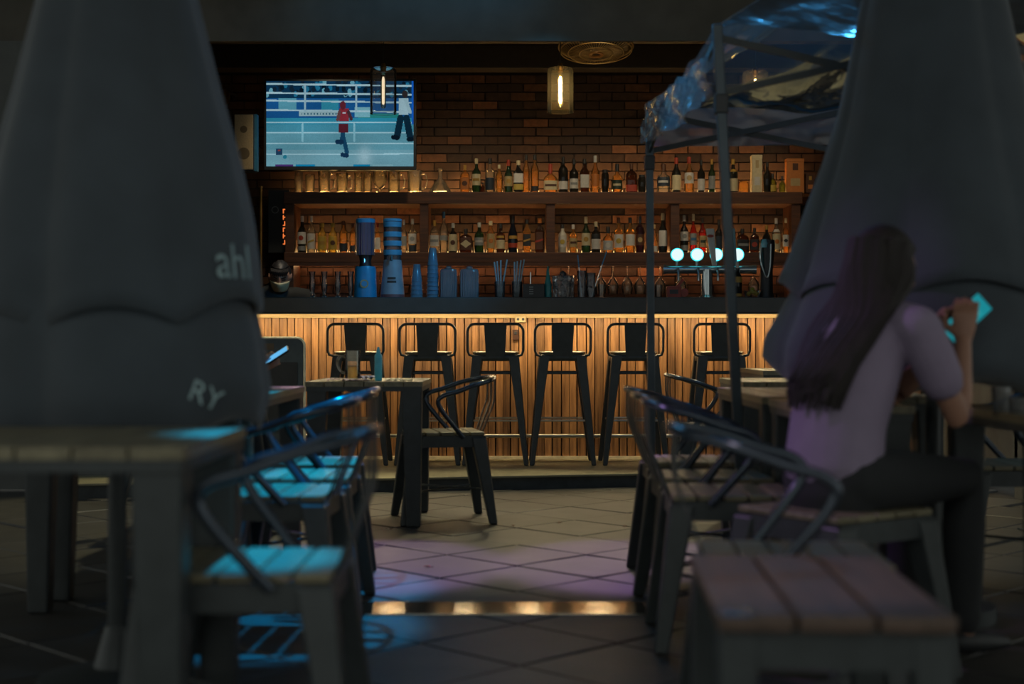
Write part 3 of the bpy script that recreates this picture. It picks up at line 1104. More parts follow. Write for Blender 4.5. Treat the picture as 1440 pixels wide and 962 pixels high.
# two drink towers
M_BLUETUBE = glass('blue_lit_tube', (0.30, 0.34, 0.75), .35, .1)
M_BLUEBASE = plain('blue_tower_base', '#2a8fc0', 0.35, var=0.1)
M_GREYBASE = plain('grey_tower_base', '#8d99a6', 0.4, var=0.1)
t = thing('drink_tower', 'blue drink tower with ribbed clear tube on the bar', 'drink tower', at_bar(514))
h = (CB - 375) / S
MB().lathe([(.080, 0), (.082, .01), (.076, h * .9), (.070, h)], 24).build('base', M_BLUEBASE, t, smooth=True)
MB().lathe([(.03, 0), (.03, .004)], 20, M=Matrix.Translation((0, -.081, h * .45)) @ Matrix.Rotation(PI / 2, 4, 'X')).build('emblem', paper('beige'), t)
MB().lathe([(.021, 0), (.021, .006)], 20, M=Matrix.Translation((0, -.081, h * .45)) @ Matrix.Rotation(PI / 2, 4, 'X')).build('emblem', M_BLUEBASE, t)
MB().lathe([(.045, h), (.04, h + .04), (.05, h + .08)], 20).build('neck', M_BLACK, t, smooth=True)
tp = MB().tube([(0, -.05, h + .045), (0, -.095, h + .045), (0, -.1, h + .02)], .009, 8).build('tap', M_CHROME, t, smooth=True)
h2 = (CB - 308) / S
MB().lathe([(.064, h + .08), (.066, h2 - .03)], 24, caps=False).build('tube', M_BLUETUBE, t, smooth=True)
MB().lathe([(.069, h2 - .03), (.069, h2 - .004), (.06, h2)], 24).build('lid', M_BLUEBASE, t, smooth=True)
for k in range(9):
    q = -PI / 2 + (k - 4) * .33
    MB().bar((.067 * math.cos(q), .067 * math.sin(q), h + .08), (.067 * math.cos(q), .067 * math.sin(q), h2 - .04), .006, .006).build('rib', M_CLEAR, t)
t = thing('drink_tower', 'grey and blue banded drink tower with two printed lines', 'drink tower', at_bar(552))
h = (CB - 366) / S
MB().lathe([(.086, 0), (.086, .02), (.070, h * .8), (.064, h)], 24).build('base', M_GREYBASE, t, smooth=True)
MB().lathe([(.0868, .004), (.0855, .03)], 24, caps=False).build('base_band', plain('dusky_red_band', '#7a4a4c', 0.5), t, smooth=True)
for zz, ww in ((h * .52, .06), (h * .43, .068)):
    MB().lathe([(.0795, zz - .008), (.0785, zz + .008)], 10, caps=False, th=(-PI / 2 - ww / .16, -PI / 2 + ww / .16)).build('printed_line', M_BLACK, t)
h2 = (CB - 308) / S
MB().lathe([(.062, h), (.064, h2 - .02)], 24, caps=False).build('tube', glass('smoky_tube', (.55, .6, .66), .2, .1), t, smooth=True)
for zz in (h + .035, h + .10, h + .165, h2 - .06):
    MB().lathe([(.0655, zz), (.0660, zz + .036)], 24, caps=False).build('band', plain('blue_band', '#4f9cc0', .4), t, smooth=True)
MB().lathe([(.068, h2 - .02), (.068, h2 - .004), (.06, h2)], 24).build('lid', MATS['blue_band'], t, smooth=True)
MB().tube([(0, -.06, h + .02), (0, -.1, h + .02), (0, -.105, h - .01)], .009, 8).build('tap', M_BLACK, t, smooth=True)

# stacks of cups: every nested cup rim shows as a ring
M_CUP = glass('blue_cup_plastic', (0.42, 0.66, 0.86), .6, .15)


def cup_stack(px, top, n, label):
    H = (CB - top) / S
    for k in range(n):
        ch = .125
        z0 = (H - ch) * k / max(1, n - 1)
        t = thing('plastic_cup', label + (', bottom cup' if k == 0 else ', top cup' if k == n - 1 else f', {ORD[k]} cup up'), 'cup', (at_bar(px)[0], CY, 1.226 + z0), 0, 'stacked plastic cups on the bar')
        sc = 1 - .16 * k / max(1, n - 1)
        MB().lathe([(.047 * sc, 0), (.047 * sc, .006), (.045 * sc, .008), (.029 * sc, ch)], 20, caps=False).lathe([(.001, ch), (.029 * sc, ch)], 20, caps=False).build('wall', M_CUP, t, smooth=True)
        MB().lathe([(.0475 * sc, 0), (.0485 * sc, .003), (.0475 * sc, .006)], 20, caps=False).build('rim', M_CUP, t, smooth=True)


cup_stack(586, 372, 5, 'upturned blue plastic cup in the short stack')
cup_stack(608.5, 349, 9, 'upturned blue plastic cup in the tall stack')
# ribbed containers
M_RIB = glass('ribbed_blue_glass', (0.62, 0.74, 0.86), .38, .12)
for px, wpx, lb in ((631, 24, 'narrower ribbed blue glass jar beside the cups'), (660, 27, 'wider ribbed blue glass jar beside the straws')):
    t = thing('ribbed_jar', lb, 'jar', at_bar(px), 0, 'ribbed jars on the bar')
    r, h = wpx / S / 2, (CB - 378) / S
    MB().lathe([(r * .94, 0), (r, .01), (r, h * .88), (r * .9, h * .97), (r * .6, h)], 24, e=4).build('body', M_RIB, t, smooth=True)
    for k in range(9):
        xx = (k - 4) * r * .2
        MB().tube([(xx, -r * 1.0, .012), (xx, -r * 1.0, h * .88)], .004, 6).build('rib', M_RIB, t, smooth=True)
    MB().lathe([(r * .35, h), (r * .35, h + .012), (r * .2, h + .018)], 16).build('knob', M_RIB, t, smooth=True)
# straw holders with straws
M_STRAW = glass('blue_straw', (0.50, 0.85, 1.0), .95, .12)
M_JAR = glass('dim_jar_glass', (0.75, 0.76, 0.76), .1, .06)
for px, lb, leans in ((703, 'glass holder of blue straws leaning outwards', (-.03, -.02, .0, .045)), (727, 'glass holder of blue straws beside the black caddy', (-.0, .01, .03, .045))):
    t = glass_mug(px, 396, 15, CB, CY, lb, 'straw holders on the bar', 0, name='straw_holder', mat=M_JAR, cat='holder')
    for k, ln in enumerate(leans):
        st = thing('drinking_straw', f'blue drinking straw, {ORD[k]} in the ' + ('holder nearest the ribbed jars' if px < 710 else 'holder nearest the black caddy'), 'straw',
                   (t.location.x, CY, 1.24), 0, 'blue straws')
        a = (-ln * .25 + (k - 1.5) * .012, (k % 2) * .012 - .006, 0)
        MB().tube([a, (a[0] + ln * 1.0, a[1], .25 + .006 * k)], .0058, 8, caps=False).build('straw_tube', M_STRAW, st, smooth=True)
t = thing('bar_caddy', 'black napkin caddy with pale stripes on the bar', 'caddy', at_bar(750))
MB().bx(-.078, .078, -.05, .05, 0, .105).build('box', M_BLACK, t, bevel=.004)
for k in range(4):
    MB().bx(-.03, .0, -.052, -.05, .03 + k * .016, .038 + k * .016).build('stripe', paper('grey'), t)
MB().bar((-.02, 0, .1), (-.02, 0, .19), .012, .006).build('stirrer', M_CHROME, t)
t = thing('squeeze_bottle', 'teal pointed squeeze bottle on the bar beside the caddy', 'bottle', at_bar(770.5))
M_TEAL = plain('teal_plastic', '#2b8f92', 0.35, var=.08)
MB().lathe([(.024, 0), (.026, .01), (.026, .1), (.018, .14)], 16).build('body', M_TEAL, t, smooth=True)
MB().lathe([(.017, .14), (.012, .18), (.004, .235)], 14).build('nozzle', M_TEAL, t, smooth=True)
# ice bucket, tumblers, tongs
M_CUT = glass('cut_glass', (0.80, 0.85, 0.90), .16, .08, bumpy=1.0)
t = thing('ice_bucket', 'cut glass ice bucket full of ice on the bar', 'bucket', at_bar(792))
r, h = 31 / S / 2, (CB - 388) / S
MB().lathe([(r * .85, 0), (r * .95, .01), (r, h)], 12, caps=False).lathe([(.001, .002), (r * .85, .0)], 12, caps=False).build('bowl', M_CUT, t)
for k in range(14):
    q = random.uniform(0, 2 * PI)
    rr = random.uniform(0, r * .62)
    Mx = Matrix.Translation((rr * math.cos(q), rr * math.sin(q), .02 + .012 * k)) @ Matrix.Rotation(random.uniform(0, 3), 4, (1, random.random(), .4))
    MB().box((0, 0, 0), (.032, .032, .032), Mx).build('ice_cube', M_CUT, t)
for px, tp, lb in ((818, 381, 'tall faceted tumbler holding bar tools'), (831, 384, 'shorter faceted tumbler next to hanging wine glasses')):
    glass_mug(px, tp, 13, CB, CY, lb, 'faceted tumblers on the bar', 0, mat=M_CUT, name='tumbler')
for px, (dx, hh_), lb in ((818, (-.02, .30), 'blue bar spoon handle standing in the tall tumbler'), (832, (.075, .33), 'blue bar tongs leaning out of the shorter tumbler')):
    t = thing('bar_tool', lb, 'bar tool', (at_bar(px)[0], CY, 1.24))
    MB().bar((0, 0, 0), (dx, 0, hh_ * .7), .008, .006).build('shaft', M_CHROME, t)
    MB().bar((dx, 0, hh_ * .7), (dx * 1.45, 0, hh_), .02, .008).build('handle', plain('blue_handle', '#3f8fc0', .35), t, bevel=.002)
# small things further along the bar
for px, tp, lb in ((846, 400, 'small clear glass on the bar under the hanging glasses'), (926, 401, 'small clear glass beside the near end of tap tower')):
    glass_mug(px, tp, 10, CB, CY, lb, 'small glasses on the bar', 0, name='shot_glass')

# hanging rack with wine glasses under the lower shelf
t = thing('glass_rack', 'thin wire rack for stemware under the lower shelf', 'rack', (0.9, 11.72, Z2 - .09))
zz = -.015
x0, x1 = (660 - 720) / F * 11.72 - .9, (1105 - 720) / F * 11.72 - .9
for yy in (-.05, .0, .05):
    MB().tube([(x0, yy, zz), (x1, yy, zz)], .0035, 6).build('wire', M_STEEL, t)
for k in range(7):
    xx = x0 + .05 + k * (x1 - x0 - .1) / 6
    MB().tube([(xx, 0, zz), (xx, 0, .006)], .004, 6).build('hanger', M_STEEL, t)
wineprof = [(.9, 0), (.9, .012), (.12, .03), (.1, .42), (.35, .48), (.85, .62), (1, .76), (.8, 1)]
places = ['above the ice bucket', 'just past the bar tongs', 'second past the bar tongs', 'third past the bar tongs', 'next to the tent pole',
          'just right of the thin tent pole', 'above the red bar tool', 'behind the tap tower', 'left of the black tap column']
for px, pl_ in zip((800, 845, 862, 882, 900, 928, 957, 1030, 1060), places):
    glass_mug(px, 371, 17, 414, 11.72, f'wine glass hanging upside down {pl_}', 'hanging wine glasses', 0, inverted=True, prof=wineprof, name='wine_glass')

# beer tap tower with four lit badges
t = thing('beer_tap_tower', 'chrome beer tap tower with four round lit badges', 'beer tap', (at_bar(995)[0], 10.25, 1.226))
zc = (481 - 379) / F * 10.25 + CAM_H - 1.226
x0 = (936 - 995) / F * 10.25
x1 = (1062 - 995) / F * 10.25
MB().tube([(x0, 0, zc), (x1, 0, zc)], .030, 16).build('beam', M_CHROME, t, smooth=True)
for xx in (x0, x1):
    MB().lathe([(.034, -.012), (.034, .012)], 16, M=Matrix.Translation((xx, 0, zc)) @ Matrix.Rotation(PI / 2, 4, 'Y')).build('end_cap', M_CHROME, t, smooth=True)
MB().lathe([(.06, 0), (.06, .012), (.042, .03), (.042, zc)], 20).build('column', M_CHROME, t, smooth=True)
M_BADGE = glow('badge_white', (.80, .97, .97), 1.0)
M_BADGERIM = glow('badge_cyan', (.05, .75, .85), 1.3)
for px in (953, 981, 1008, 1037.5):
    xx = (px - 995) / F * 10.25
    zz = zc + .105
    Mx = Matrix.Translation((xx, -.025, zz)) @ Matrix.Rotation(PI / 2, 4, 'X')
    b_ = MB().lathe([(.047, -.006), (.047, .012)], 24, M=Mx).build('badge', M_BADGERIM, t, smooth=True)
    MB().lathe([(.041, .0), (.041, .0145)], 24, M=Mx).build('badge_face', M_BADGE, b_, smooth=True)
    MB().tube([(xx, -.01, zc + .02), (xx, -.015, zz - .04)], .012, 10).build('badge_stem', M_CHROME, t, smooth=True)
    sp = MB().tube([(xx, -.02, zc), (xx, -.09, zc), (xx, -.1, zc - .03), (xx, -.1, zc - .085)], .009, 8).build('spout', M_CHROME, t, smooth=True)
for px, col in ((1000, M_WHITE), (1029, plain('blue_paddle', '#7fb4c4', .35))):
    xx = (px - 995) / F * 10.25
    MB().taper((xx + .02, -.07, zc + .02), (.03, .02), (xx - .012, -.07, zc + .29), (.062, .022)).build('tap_handle', col, t, bevel=.008)
MB().lathe([(.02, -.001), (.02, .003)], 18, M=Matrix.Translation(((999 - 995) / F * 10.25 - .005, -.082, zc + .235)) @ Matrix.Rotation(PI / 2, 4, 'X') @ Matrix.Diagonal((1.2, .55, 1, 1))).build('emblem', paper('red'), t)

t = thing('stout_tap_column', 'tall black tap column with curved silver inlay', 'beer tap', (at_bar(1079)[0], 10.25, 1.226))
H = (CB - 337) / F * 10.25
MB().loft([(0, 0, 0.0), (0, 0, .05), (0.004, 0, H * .5), (.01, 0, H * .9), (.012, 0, H)], [(.062, .055), (.05, .045), (.045, .045), (.055, .05), (.05, .045)], (1, 0, 0), cap=False).build('column', M_BLACK, t, smooth=True)
cur = catmull([(-.04, -.04, H * .92), (-.048, -.045, H * .7), (-.03, -.047, H * .5), (0.0, -.048, H * .36), (.02, -.05, H * .55), (.026, -.05, H * .92)], 6)
MB().tube(cur, [.011] * 8 + [.008] * (len(cur) - 8), 8).build('inlay', M_CHROME, t, smooth=True)
MB().lathe([(.018, 0), (.024, .03), (.016, .06)], 14, c=(-.02, -.045, H * .86)).build('knob', plain('pale_blue_knob', '#7fc0d0', .25), t, smooth=True)
bottle(1037, 369, 13, 'std', 'dark', 'white', 'gold', CB, 10.05, 'dark bottle with gold label standing on the bar by tent pole', 'bottles on the bar', labrange=(.44, .6), second=(.06, .14, 'gold'))
t = thing('bottle_opener', 'red metal corkscrew stand on the bar under the taps', 'corkscrew', at_bar(952, 10.08))
M_RED = plain('red_enamel', '#8f3327', .4, var=.15)
MB().bx(-.075, .03, -.03, .03, 0, .085).build('body', M_RED, t, bevel=.008)
MB().bx(-.055, .005, -.034, -.03, .03, .06).build('slot', M_BLACK, t)
MB().bar((.0, 0, .08), (.045, 0, .135), .02, .02).build('lever', M_RED, t, bevel=.004)
MB().lathe([(.03, -.02), (.03, .02)], 14, M=Matrix.Translation((.05, 0, .04)) @ Matrix.Rotation(PI / 2, 4, 'X')).build('wheel', M_RED, t, smooth=True)
t = thing('lemon_bowl', 'glass bowl of lemon pieces left of the black tap column', 'bowl', at_bar(1058, 10.2))
MB().lathe([(.03, 0), (.05, .01), (.062, .06)], 18, caps=False).build('bowl', M_CLEAR, t, smooth=True)
for k in range(5):
    le = thing('lemon', ['lemon resting lowest in the glass bowl', 'lemon at the far rim of the bowl', 'lemon at the near rim of the bowl', 'lemon beside the tap column in the bowl', 'topmost lemon in the glass bowl'][k],
               'lemon', (at_bar(1058)[0] + .024 * math.cos(k * 1.6) * (k < 4), 10.2 + .024 * math.sin(k * 1.6) * (k < 4), 1.262 + .012 * (k % 2) + .03 * (k == 4)), k, 'lemons in the bowl')
    MB().loft([(-.012, 0, 0), (0, 0, 0), (.012, 0, 0)], [.012, .017, .012], (0, 1, 0), 10).build('rind', plain('lemon_rind', '#b7a53a', .5), le, smooth=True)
    MB().lathe([(.003, -.002), (.001, .004)], 6, M=Matrix.Translation((.024, 0, 0)) @ Matrix.Rotation(PI / 2, 4, 'Y')).build('stem_end', paper('brown'), le)

# ------------------------------------------------------------------ television
TVY = 11.35
tvc = W(478, 174, TVY)
tv = thing('television', 'wall television showing a boxing match in blue light', 'television', tvc)
tw, thh = 207 / F * TVY, 120 / F * TVY
MB().bx(-tw / 2 - .022, tw / 2 + .022, 0.004, .05, -thh / 2 - .03, thh / 2 + .02).build('case', M_BLACK, tv, bevel=.006)
MB().bx(-.15, .15, .05, .55, -.1, .1).build('bracket', M_BLACK, tv)
GW, GH = 230, 134
rng = np.random.default_rng(3)


def rgb(h):
    return np.array(lin(h))


img = np.zeros((GH, GW, 3))
yy, xx = np.mgrid[0:GH, 0:GW]
u, v_ = xx / GW, yy / GH
img[:] = rgb('#3d9fb4')
img[v_ > .43] = rgb('#3a9bb0')
img[v_ > .5] = rgb('#559fae')
img[v_ > .6] = rgb('#74aab2')
img[v_ > .8] = rgb('#8ab4b9')
tm_ = (v_ < .43)
img[tm_] = rgb('#1f5f96')
img[v_ < .2] = rgb('#123a55')
for k in range(70):                     # spectators
    cx_, cy_ = rng.random() * GW, rng.random() * GH * .16
    c = [rgb('#1a2c3a'), rgb('#2a7c98'), rgb('#0f202c'), rgb('#7fb4be')][rng.integers(4)]
    img[((xx - cx_) / 3.2) ** 2 + ((yy - cy_) / 4.5) ** 2 < 1] = c


def rect(x0, x1, y0, y1, c):
    img[(u >= x0) & (u <= x1) & (v_ >= y0) & (v_ <= y1)] = rgb(c)


def seg(xa, ya, xb, yb, w, c):
    px_, py_ = u * GW, v_ * GH
    xa, ya, xb, yb = xa * GW, ya * GH, xb * GW, yb * GH
    dx, dy = xb - xa, yb - ya
    L2 = max(dx * dx + dy * dy, 1e-6)
    t_ = np.clip(((px_ - xa) * dx + (py_ - ya) * dy) / L2, 0, 1)
    d = np.hypot(px_ - xa - t_ * dx, py_ - ya - t_ * dy)
    img[d < w * GW / 2] = rgb(c)


rect(.08, .2, .2, .33, '#6aa9b4')
rect(.37, .49, .21, .34, '#3d9cae')
rect(.22, .5, .355, .41, '#b9c9c6')
for k in range(12):
    rect(.235 + k * .021, .243 + k * .021, .37, .395, '#3c6f80')
rect(.62, .9, .375, .43, '#2f8f86')
rect(.6, .7, .3, .42, '#8fc0c4')
for a, b in ((.03, .055), (.135, .155), (.225, .25), (.335, .36)):
    seg(0, a, 1, b, .012, '#c9dcdc')
for a, b in ((.48, .485), (.6, .6), (.725, .725), (.855, .85)):
    seg(0, a, 1, b, .009, '#c3dfe0')
for px_ in (.26, .61):
    seg(px_, .05, px_, .35, .014, '#b9cdd0')
    seg(px_ - .015, .5, px_ - .015, .7, .012, '#a5d3d8')
gl_ = np.exp(-(((u - .665) / .05) ** 2 + ((v_ - .88) / .12) ** 2) * 1.2)[:, :, None]
img = img * (1 - gl_ * .75) + rgb('#cfe2e2') * gl_ * .75
# boxer seen from behind
seg(.515, .61, .545, .83, .028, '#1f4f6b')
seg(.515, .86, .545, .87, .03, '#1c3a55')
seg(.52, .6, .505, .72, .026, '#1f4f6b')
seg(.48, .71, .51, .71, .03, '#1c3a55')
rect(.488, .555, .5, .6, '#6d2530')
rect(.492, .56, .32, .47, '#a8323c')
rect(.515, .535, .36, .375, '#e3d6d6')
seg(.495, .36, .483, .45, .022, '#7f4a48')
seg(.556, .36, .575, .44, .022, '#5a3438')
img[((u - .518) / .02) ** 2 + ((v_ - .28) / .05) ** 2 < 1] = rgb('#7a2a34')
# referee
seg(.91, .43, .885, .65, .045, '#14303f')
seg(.95, .43, .975, .65, .045, '#14303f')
seg(.86, .655, .89, .66, .03, '#101f2a')
seg(.965, .68, .985, .68, .03, '#101f2a')
rect(.9, .965, .2, .39, '#c2d3d3')
seg(.945, .22, .975, .36, .022, '#b6c8c8')
img[((u - .94) / .02) ** 2 + ((v_ - .15) / .045) ** 2 < 1] = rgb('#3b2f2c')
rect(.985, 1, 0, .5, '#1c66c4')
# corner marks and caption strips
rect(.065, .105, .79, .86, '#2b4a66')
rect(.075, .095, .805, .82, '#b44a44')
img[((u - .125) / .014) ** 2 + ((v_ - .885) / .022) ** 2 < 1] = rgb('#2f8a9a')
rect(.06, .18, .972, 1, '#5d3b74')
rect(.2, .33, .972, 1, '#1c8fb4')
rect(.59, .7, .972, 1, '#1c8fb4')
rect(.72, .86, .972, 1, '#9fc4c6')
img *= (1 + rng.normal(0, .05, (GH, GW, 1)))
img *= (1 + .12 * np.sin(u * 9 + v_ * 4) * np.sin(v_ * 11 - u * 5))[:, :, None]
img = np.clip(img * np.array([.72, .92, 1.06]), 0, 1)
gv = [((i / GW - .5) * tw, 0, (.5 - j / GH) * thh) for j in range(GH + 1) for i in range(GW + 1)]
gf = [(j * (GW + 1) + i, (j + 1) * (GW + 1) + i, (j + 1) * (GW + 1) + i + 1, j * (GW + 1) + i + 1) for j in range(GH) for i in range(GW)]
me = bpy.data.meshes.new('screen')
me.from_pydata(gv, [], gf)
at = me.color_attributes.new('picture', 'FLOAT_COLOR', 'CORNER')
cols = np.ones((GH * GW, 4, 4), dtype=np.float32)
cols[:, :, :3] = img.reshape(-1, 1, 3)
at.data.foreach_set('color', cols.ravel())
link('screen', me, attr_emit('boxing_broadcast', 0.60), tv)

# ------------------------------------------------------------------ pendant lamps


def pendant(px, py0, py1, label, strength, amber):
    Y = 10.4
    p = W(px, py1, Y)
    h = (py1 - py0) / F * Y
    r = 18.5 / F * Y
    t = thing('pendant_lamp', label, 'lamp', p, 0, 'pendant lamps over the bar')
    g = M_AMBERSHADE if amber else glass('thin_clear_shade', (.97, .97, .97), .05, .05, 1.22)
    MB().lathe([(r, 0), (r, h * .92), (r * .9, h * .98), (r * .3, h)], 28, caps=False).build('glass_shade', g, t, smooth=True)
    MB().lathe([(r + .002, 0), (r + .002, .006), (r - .004, .006), (r - .004, 0)], 28, caps=False).build('shade_rim', g, t, smooth=True)
    MB().lathe([(.02, h * .9), (.022, h), (.012, h + .03)], 14).build('socket', plain('brass', '#8a6a34', .35, .8), t, smooth=True)
    MB().tube([(0, 0, h + .03), (0, 0, 3.4 - p.z)], .004, 6).build('cord', M_BLACK, t)
    MB().lathe([(.012, h * .12), (.019, h * .16), (.021, h * .7), (.016, h * .86)], 14).build('bulb', glass('bulb_glass', (.98, .9, .7), .05), t, smooth=True)
    fm = glow('filament_bright' if strength > 20 else 'filament_dim', (1.0, .74, .40) if strength > 20 else (1, .85, .7), strength)
    MB().lathe([(.006, h * .2), (.010, h * .24), (.010, h * .74), (.006, h * .8)], 10).build('filament', fm, t, smooth=True)


pendant(539, 95, 160, 'clear glass pendant lamp hanging in front of the television', 1.2, False)
pendant(788, 95, 158, 'lit amber glass pendant lamp before the brick wall', 60, True)
pendant(1062, 100, 158, 'lit glass pendant lamp seen through the tent plastic', 60, True)

# ------------------------------------------------------------------ ceiling fan cage
fc = W(838, 66, 11.0)
fan = thing('ceiling_fan', 'round wire caged fan under the dark ceiling', 'fan', fc)
fan.rotation_euler = (math.radians(-10), 0, 0)
R = 52 / F * 11.0
M_FAN = plain('fan_wire', '#b39c6c', .4, .4)
for k, (rr, zz) in enumerate(((R, 0), (R * .97, -.03), (R * .75, -.05), (R * .45, -.058))):
    MB().tube([(rr * math.cos(q * PI / 24), rr * math.sin(q * PI / 24), zz) for q in range(48)], .0045 if k else .008, 6, closed=True).build('cage_ring', M_FAN, fan, smooth=True)
wires = MB()
for k in range(60):
    q = 2 * PI * k / 60
    wires.tube([(R * .2 * math.cos(q), R * .2 * math.sin(q), -.06), (R * .75 * math.cos(q + .08), R * .75 * math.sin(q + .08), -.05), (R * math.cos(q + .12), R * math.sin(q + .12), 0)], .0022, 4)
wires.build('cage_wires', M_FAN, fan)
MB().lathe([(R * .2, -.07), (R * .2, -.055), (R * .12, -.055), (R * .12, -.07), (R * .2, -.07)], 28, caps=False).build('hub_ring', plain('fan_hub', '#c08f52', .4), fan, smooth=True)
MB().lathe([(R * .12, -.06), (R * .14, .06)], 20).build('motor', M_BLACK, fan, smooth=True)
for k in range(3):
    q = 2 * PI * k / 3
    d = Vector((math.cos(q), math.sin(q), 0))
    MB().bar(d * R * .14 + Vector((0, 0, -.01)), d * R * .88 + Vector((0, 0, .01)), .12, .006, (.25 * -d.y, .25 * d.x, 1)).build('blade', M_BLACK, fan)
MB().tube([(0, 0, .06), (0, 0, 3.4 - fc.z + .01)], .02, 10).build('stem', M_BLACK, fan, smooth=True)

# ------------------------------------------------------------------ left corner of the room: speaker, spot lamp, banner with neon
sp_ = W(343, 200, 11.2)
t = thing('wall_speaker', 'beige fronted wall speaker left of the television', 'speaker', sp_)
w, h = 28 / F * 11.2, 80 / F * 11.2
MB().bx(-w / 2, w / 2, 0, .16, -h / 2, h / 2).build('cabinet', plain('speaker_cabinet', '#3a4248', .5), t, bevel=.006)
MB().bx(-w / 2 + .006, w / 2 - .006, -.012, .0, -h / 2 + .008, h / 2 - .008).build('grille', plain('speaker_beige', '#c2ad88', .7, var=.1, scale=90, bump=.3), t, bevel=.004)
for zz, rr in ((-.09, .05), (.1, .03)):
    MB().lathe([(rr, -.002), (rr * .9, .002)], 20, M=Matrix.Translation((0, -.012, zz)) @ Matrix.Rotation(PI / 2, 4, 'X')).build('driver_ring', plain('speaker_ring', '#7a6b52', .7), t)
MB().bx(w / 2, w / 2 + .02, .02, .10, -h / 2, h / 2).build('side_panel', plain('speaker_blue_side', '#3a7fa8', .4), t)
MB().bx(-.03, .03, .16, .86, -.03, .03).build('bracket', M_BLACK, t)
p = W(316, 128, 11.6)
t = thing('wall_spotlight', 'small brass wall spotlight above the speaker', 'lamp', p)
MB().lathe([(.02, 0), (.05, .05), (.055, .12)], 16, M=Matrix.Rotation(2.4, 4, 'X')).build('head', MATS['brass'], t, smooth=True)
MB().tube([(0, 0.02, 0), (0, .5, .05)], .012, 8).build('arm', M_BLACK, t)
p = W(392, 312, 11.9)
t = thing('neon_banner', 'black vertical banner with orange glowing marks beside the shelves', 'sign', p)
MB().bx(-.09, .09, .0, .02, -.26, .27).build('board', M_BLACK, t, bevel=.003)
MB().lathe([(.03, -.002), (.03, .002), (.024, .002), (.024, -.002), (.03, -.002)], 20, caps=False, M=Matrix.Translation((-.03, -.003, .1)) @ Matrix.Rotation(PI / 2, 4, 'X')).build('ring_emblem', paper('grey'), t)
M_NEON = glow('neon_orange', (1.0, .22, .05), .9)
for k in range(6):
    zz = .1 - k * .052
    nb = MB()
    if k % 3 == 0:
        nb.bx(.035, .065, -.004, 0, zz, zz + .008).bx(.035, .043, -.004, 0, zz - .03, zz).bx(.057, .065, -.004, 0, zz - .03, zz)
    elif k % 3 == 1:
        nb.bx(.035, .043, -.004, 0, zz - .03, zz + .008).bx(.043, .065, -.004, 0, zz - .014, zz - .006).bx(.057, .065, -.004, 0, zz - .03, zz + .008)
    else:
        nb.bx(.046, .054, -.004, 0, zz - .03, zz + .008).bx(.035, .065, -.004, 0, zz - .03, zz - .022)
    nb.build('glowing_mark', M_NEON, t)
t = thing('standing_pole_lamp', 'thin brass pole standing left of the black banner', 'pole', (W(367, 300, 11.6).x, 11.6, 0.087))
MB().tube([(0, 0, .02), (0, 0, 2.1)], .012, 10).build('pole', MATS['brass'], t, smooth=True)
MB().lathe([(.12, 0), (.12, .015), (.02, .03)], 18).build('base', M_BLACK, t, smooth=True)

# ------------------------------------------------------------------ bar stools


M_LITSEAT = plain('lit_seat_steel', '#6d6a5e', 0.3, 0.6, var=0.1)  # seat lightened to stand for the counter light on its rim
M_RAILMETAL = plain('pale_rail_steel', '#b5ab97', 0.3, 0.8, var=0.15)  # foot rails paler than the stool frame


def make_stool():
    t = thing('bar_stool', '', 'stool', (0, 0, 0), 0, 'metal bar stools at the bar')
    # local: back of the stool towards -Y
    MB().lathe([(.150, .742), (.158, .748), (.160, .760), (.150, .766), (.06, .762)], 24, e=4.5).build('seat', M_LITSEAT, t, smooth=True)
    MB().lathe([(.156, .70), (.158, .744)], 24, e=4.5, caps=False).build('apron', M_METAL, t, smooth=True, solid=.004)
    me = None
    for sx_ in (-1, 1):
        for sy_ in (-1, 1):
            g = MB()
            g.taper((sx_ * .208, sy_ * .20, 0), (.032, .032), (sx_ * .122, sy_ * .122, .74), (.070, .070))
            g.build('leg', M_METAL, t, bevel=.008)
    for z_, fr in ((.30, .7), (.62, .3)):
        d = .122 + (.206 - .122) * (1 - z_ / .74)
        for a, b in (((-d, -d, z_), (d, -d, z_)), ((-d, d, z_), (d, d, z_)), ((-d, -d, z_), (-d, d, z_)), ((d, -d, z_), (d, d, z_))):
            MB().bar(a, b, .014, .013 if z_ < .5 else .018).build('foot_rail' if z_ < .5 else 'brace', M_RAILMETAL if z_ < .5 else M_METAL, t, bevel=.003)
    pr = rounded_rect(.375, .30, .05, 5)
    path = [(x_, -.168 - (z_ + .15) * .04, .80 + z_) for x_, z_ in pr]
    # open at the bottom: keep the points above the seat plus curled ends
    top = [q for q in path if q[2] > .79]
    top.sort(key=lambda q: math.atan2(q[2] - .79, q[0]))
    pts = [(.150, -.150, .735), (.176, -.160, .742), (.187, -.164, .77)] + top + [(-.187, -.164, .77), (-.176, -.160, .742), (-.150, -.150, .735)]
    MB().tube(pts, .0095, 8).build('back_frame', M_METAL, t, smooth=True)
    sp = MB()
    sp.add([(-.076, -.186, .948), (.076, -.186, .948), (.064, -.158, .72), (-.064, -.158, .72),
            (-.076, -.180, .948), (.076, -.180, .948), (.064, -.152, .72), (-.064, -.152, .72)],
           [(0, 3, 2, 1), (4, 5, 6, 7), (0, 1, 5, 4), (1, 2, 6, 5), (2, 3, 7, 6), (3, 0, 4, 7)])
    sp.build('back_splat', M_METAL, t)
    return t


